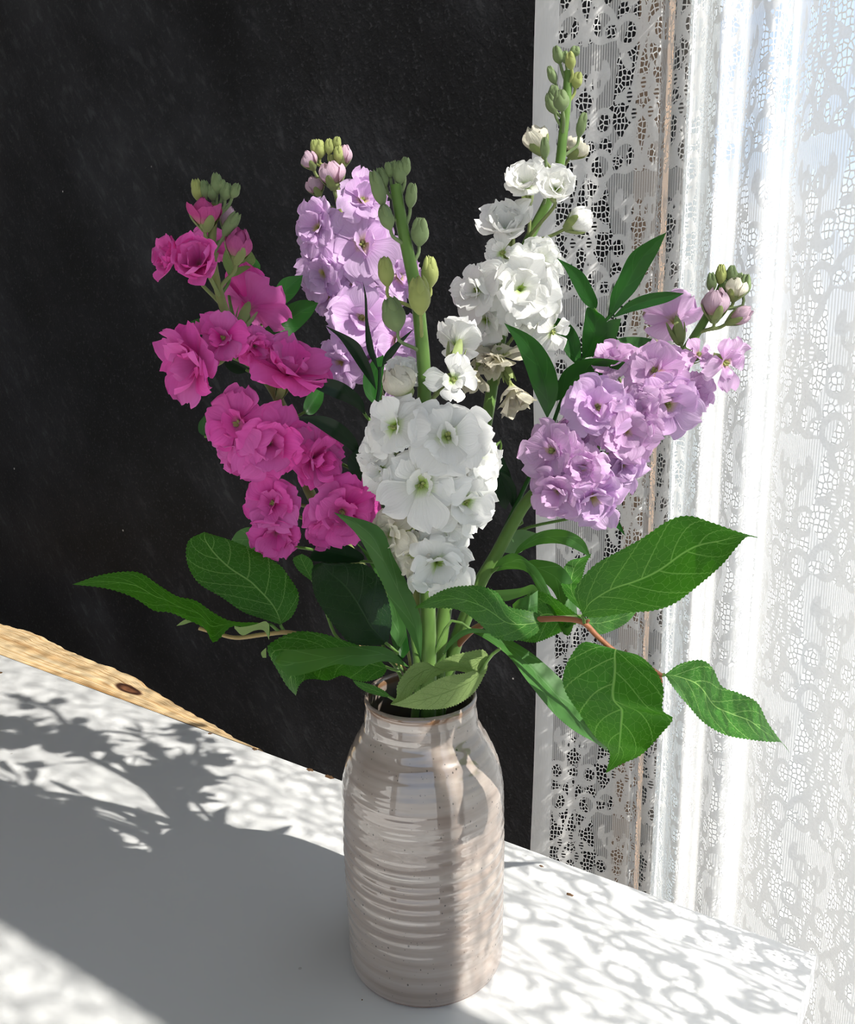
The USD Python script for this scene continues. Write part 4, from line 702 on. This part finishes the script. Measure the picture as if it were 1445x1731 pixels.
k.leaf([(655, 1128), (620, 1098), (580, 1082), (540, 1070), (500, 1068), (462, 1084), (452, 1100), (470, 1135), (485, 1160), (500, 1176)], [(655, 1130), (645, 1144), (620, 1152), (600, 1150), (578, 1142), (555, 1150), (530, 1148), (515, 1150), (505, 1160), (500, 1176)], ([-.02, -.03, -.04, -.05], [-.02, -.05, -.07, -.06]), SALAL, 0.06, n=80, m=9, saw=2.0)
k.leaf([(450, 1095), (446, 1098), (441, 1104), (444, 1112)], [(450, 1112), (450, 1112), (447, 1112), (444, 1112)], [-.05, -.05], PALE, n=8, m=3, hold=False)
k.leaf([(660, 1178), (650, 1168), (630, 1158), (606, 1152), (596, 1150)], [(660, 1180), (640, 1176), (620, 1170), (604, 1160), (596, 1150)], [-.03, -.045], SALAL, 0.05, n=40, saw=2.0)
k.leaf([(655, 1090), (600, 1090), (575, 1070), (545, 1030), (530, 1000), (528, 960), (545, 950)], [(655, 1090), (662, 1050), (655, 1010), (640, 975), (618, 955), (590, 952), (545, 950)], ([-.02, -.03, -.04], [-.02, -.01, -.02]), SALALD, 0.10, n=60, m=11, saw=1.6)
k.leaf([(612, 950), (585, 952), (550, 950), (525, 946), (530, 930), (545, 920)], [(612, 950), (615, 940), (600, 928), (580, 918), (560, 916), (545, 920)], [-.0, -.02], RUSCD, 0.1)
k.leaf([(530, 985), (505, 965), (495, 945), (510, 936)], [(530, 985), (530, 960), (525, 945), (510, 936)], [-.01, -.01], SALAL, 0.1, n=30, saw=1.5)
k.leaf([(668, 1052), (640, 1000), (622, 970), (614, 960)], [(668, 1052), (664, 1010), (648, 985), (614, 960)], [.01, .01], SALAL, 0.1, n=40, saw=1.5)
# folded pale leaf over the rim
lf = thing('folded_leaf', 'pale green folded leaf lying across the front of the vase rim', 'leaf', (0.02, -0.03, ZR))
obj('leaf_stalk', tube(spline(np.array([at(770, 1190, .0), at(808, 1140, -.03), at(828, 1110, -.034), at(846, 1096, -.036)]), 12), np.linspace(.0016, .0010, 12), 8), STEM, lf)
leaf(lf, [(826, 1108), (815, 1098), (790, 1102), (765, 1108), (737, 1122), (732, 1130), (722, 1120), (700, 1122), (682, 1140), (671, 1160), (670, 1178), (660, 1190)], [(826, 1112), (822, 1135), (805, 1160), (798, 1142), (770, 1134), (745, 1139), (722, 1152), (705, 1162), (690, 1180), (680, 1186), (672, 1190), (660, 1191)], ([-.030, -.034, -.036, -.042], [-.030, -.036, -.038, -.046]), PALE, 0.05, n=80, m=11, saw=1.8, name='upper_blade')
leaf(lf, [(812, 1140), (800, 1134), (785, 1138), (765, 1141), (745, 1146), (722, 1158), (700, 1172), (680, 1184), (660, 1191)], [(818, 1140), (812, 1155), (800, 1172), (785, 1184), (765, 1194), (740, 1199), (710, 1199), (685, 1196), (660, 1191)], ([-.045, -.054, -.056, -.050], [-.044, -.046, -.050, -.050]), PALE, -0.06, n=80, m=11, saw=1.8, name='lower_blade')
# ------------------------------------------------------------------ ruscus, right
k = Stalk('ruscus_sprig', 'glossy green pointed-leaf sprig between the tall white and the mauve flowers', 'leaves',
          [(728, 1235, .015), (780, 1050, .03), (860, 880, .04), (925, 740, .045), (948, 680, .045), (978, 620, .045), (1010, 560, .046), (1034, 530, .046)], 0.0018, 0.0011, RUSC, 99, MOUTH, 0.0)
k.leaf([(1006, 526), (985, 510), (968, 480), (955, 455), (941, 436)], [(1006, 526), (1010, 510), (1000, 485), (982, 458), (941, 436)], [.046, .04, .03], RUSC, 0.1)
k.leaf([(1030, 540), (1032, 500), (1045, 470), (1065, 430), (1095, 408), (1126, 393)], [(1030, 540), (1052, 515), (1075, 490), (1095, 455), (1112, 425), (1126, 393)], [.046, .04, .03], RUSC, 0.12)
k.leaf([(1025, 545), (1026, 515), (1032, 490), (1036, 478)], [(1025, 545), (1034, 520), (1040, 500), (1036, 478)], [.05, .06], RUSCD, 0.1)
k.leaf([(1034, 538), (1060, 512), (1090, 498), (1125, 493), (1156, 496)], [(1034, 538), (1065, 528), (1095, 520), (1130, 510), (1156, 496)], [.046, .04, .035], RUSC, 0.1)
k.leaf([(984, 606), (984, 570), (988, 540), (992, 520), (1002, 522)], [(984, 606), (1010, 598), (1025, 570), (1024, 540), (1002, 522)], [.044, .034, .03], RUSC, 0.15)
k.leaf([(1000, 604), (1018, 575), (1025, 545), (1050, 538)], [(1000, 604), (1025, 600), (1040, 575), (1050, 538)], [.044, .036, .03], RUSC, 0.1, flip=True)
k.leaf([(980, 622), (958, 600), (945, 570), (930, 548), (926, 532)], [(980, 622), (982, 595), (978, 570), (960, 545), (926, 532)], [.05, .055, .05], RUSC, 0.1)
k.leaf([(925, 708), (902, 660), (888, 620), (872, 580), (852, 546)], [(925, 708), (942, 670), (940, 630), (920, 590), (895, 566), (852, 546)], [.046, .02, .0, -.01], RUSC, 0.12)
k.leaf([(940, 678), (942, 650), (955, 625), (985, 608), (1020, 606), (1057, 612)], [(940, 678), (975, 665), (1005, 650), (1035, 635), (1045, 625), (1057, 612)], [.045, .03, .015], RUSC, 0.15)
k.leaf([(1028, 578), (1055, 570), (1085, 570), (1105, 575), (1124, 590)], [(1028, 578), (1055, 592), (1085, 602), (1108, 600), (1124, 590)], [.05, .055, .06], RUSC, 0.1, flip=True)
k.leaf([(1008, 862), (1022, 850), (1030, 862), (1046, 880), (1057, 906)], [(1008, 862), (1012, 868), (1028, 882), (1042, 892), (1057, 906)], [.04, .03], RUSC, 0.1)
k.leaf([(880, 880), (862, 850), (850, 815), (836, 798), (830, 792)], [(880, 880), (874, 850), (872, 825), (860, 805), (830, 792)], [.045, .04], RUSCD, 0.1)
# ------------------------------------------------------------------ ruscus, left of the middle
k = Stalk('ruscus_sprig', 'near-black pointed-leaf sprig between the pink flower and the front white flower', 'leaves',
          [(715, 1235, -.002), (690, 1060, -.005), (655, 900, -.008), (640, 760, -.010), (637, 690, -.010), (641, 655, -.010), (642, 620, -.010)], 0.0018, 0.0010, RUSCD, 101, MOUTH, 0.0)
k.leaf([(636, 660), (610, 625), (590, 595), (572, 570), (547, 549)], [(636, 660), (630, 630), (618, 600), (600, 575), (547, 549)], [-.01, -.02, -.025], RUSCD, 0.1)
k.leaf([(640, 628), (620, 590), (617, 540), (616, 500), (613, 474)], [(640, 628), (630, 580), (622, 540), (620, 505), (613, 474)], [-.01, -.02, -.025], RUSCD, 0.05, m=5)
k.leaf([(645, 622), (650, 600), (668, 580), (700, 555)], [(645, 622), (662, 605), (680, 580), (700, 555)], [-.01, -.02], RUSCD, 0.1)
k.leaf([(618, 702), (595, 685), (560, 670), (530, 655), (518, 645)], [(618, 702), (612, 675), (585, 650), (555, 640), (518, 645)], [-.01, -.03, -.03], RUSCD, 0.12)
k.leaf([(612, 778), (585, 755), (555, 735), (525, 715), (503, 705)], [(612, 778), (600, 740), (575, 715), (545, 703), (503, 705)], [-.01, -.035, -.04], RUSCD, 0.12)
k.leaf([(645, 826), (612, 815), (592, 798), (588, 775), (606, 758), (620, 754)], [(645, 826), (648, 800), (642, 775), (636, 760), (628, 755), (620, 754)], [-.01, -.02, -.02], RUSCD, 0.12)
k.leaf([(640, 690), (618, 668), (614, 635), (630, 610), (648, 600)], [(640, 690), (646, 660), (648, 630), (650, 615), (648, 600)], [.0, .01], RUSC, 0.1)
k.leaf([(512, 700), (514, 680), (526, 660), (548, 652)], [(512, 700), (530, 700), (545, 680), (548, 652)], [.02, .03], RUSC, 0.1)
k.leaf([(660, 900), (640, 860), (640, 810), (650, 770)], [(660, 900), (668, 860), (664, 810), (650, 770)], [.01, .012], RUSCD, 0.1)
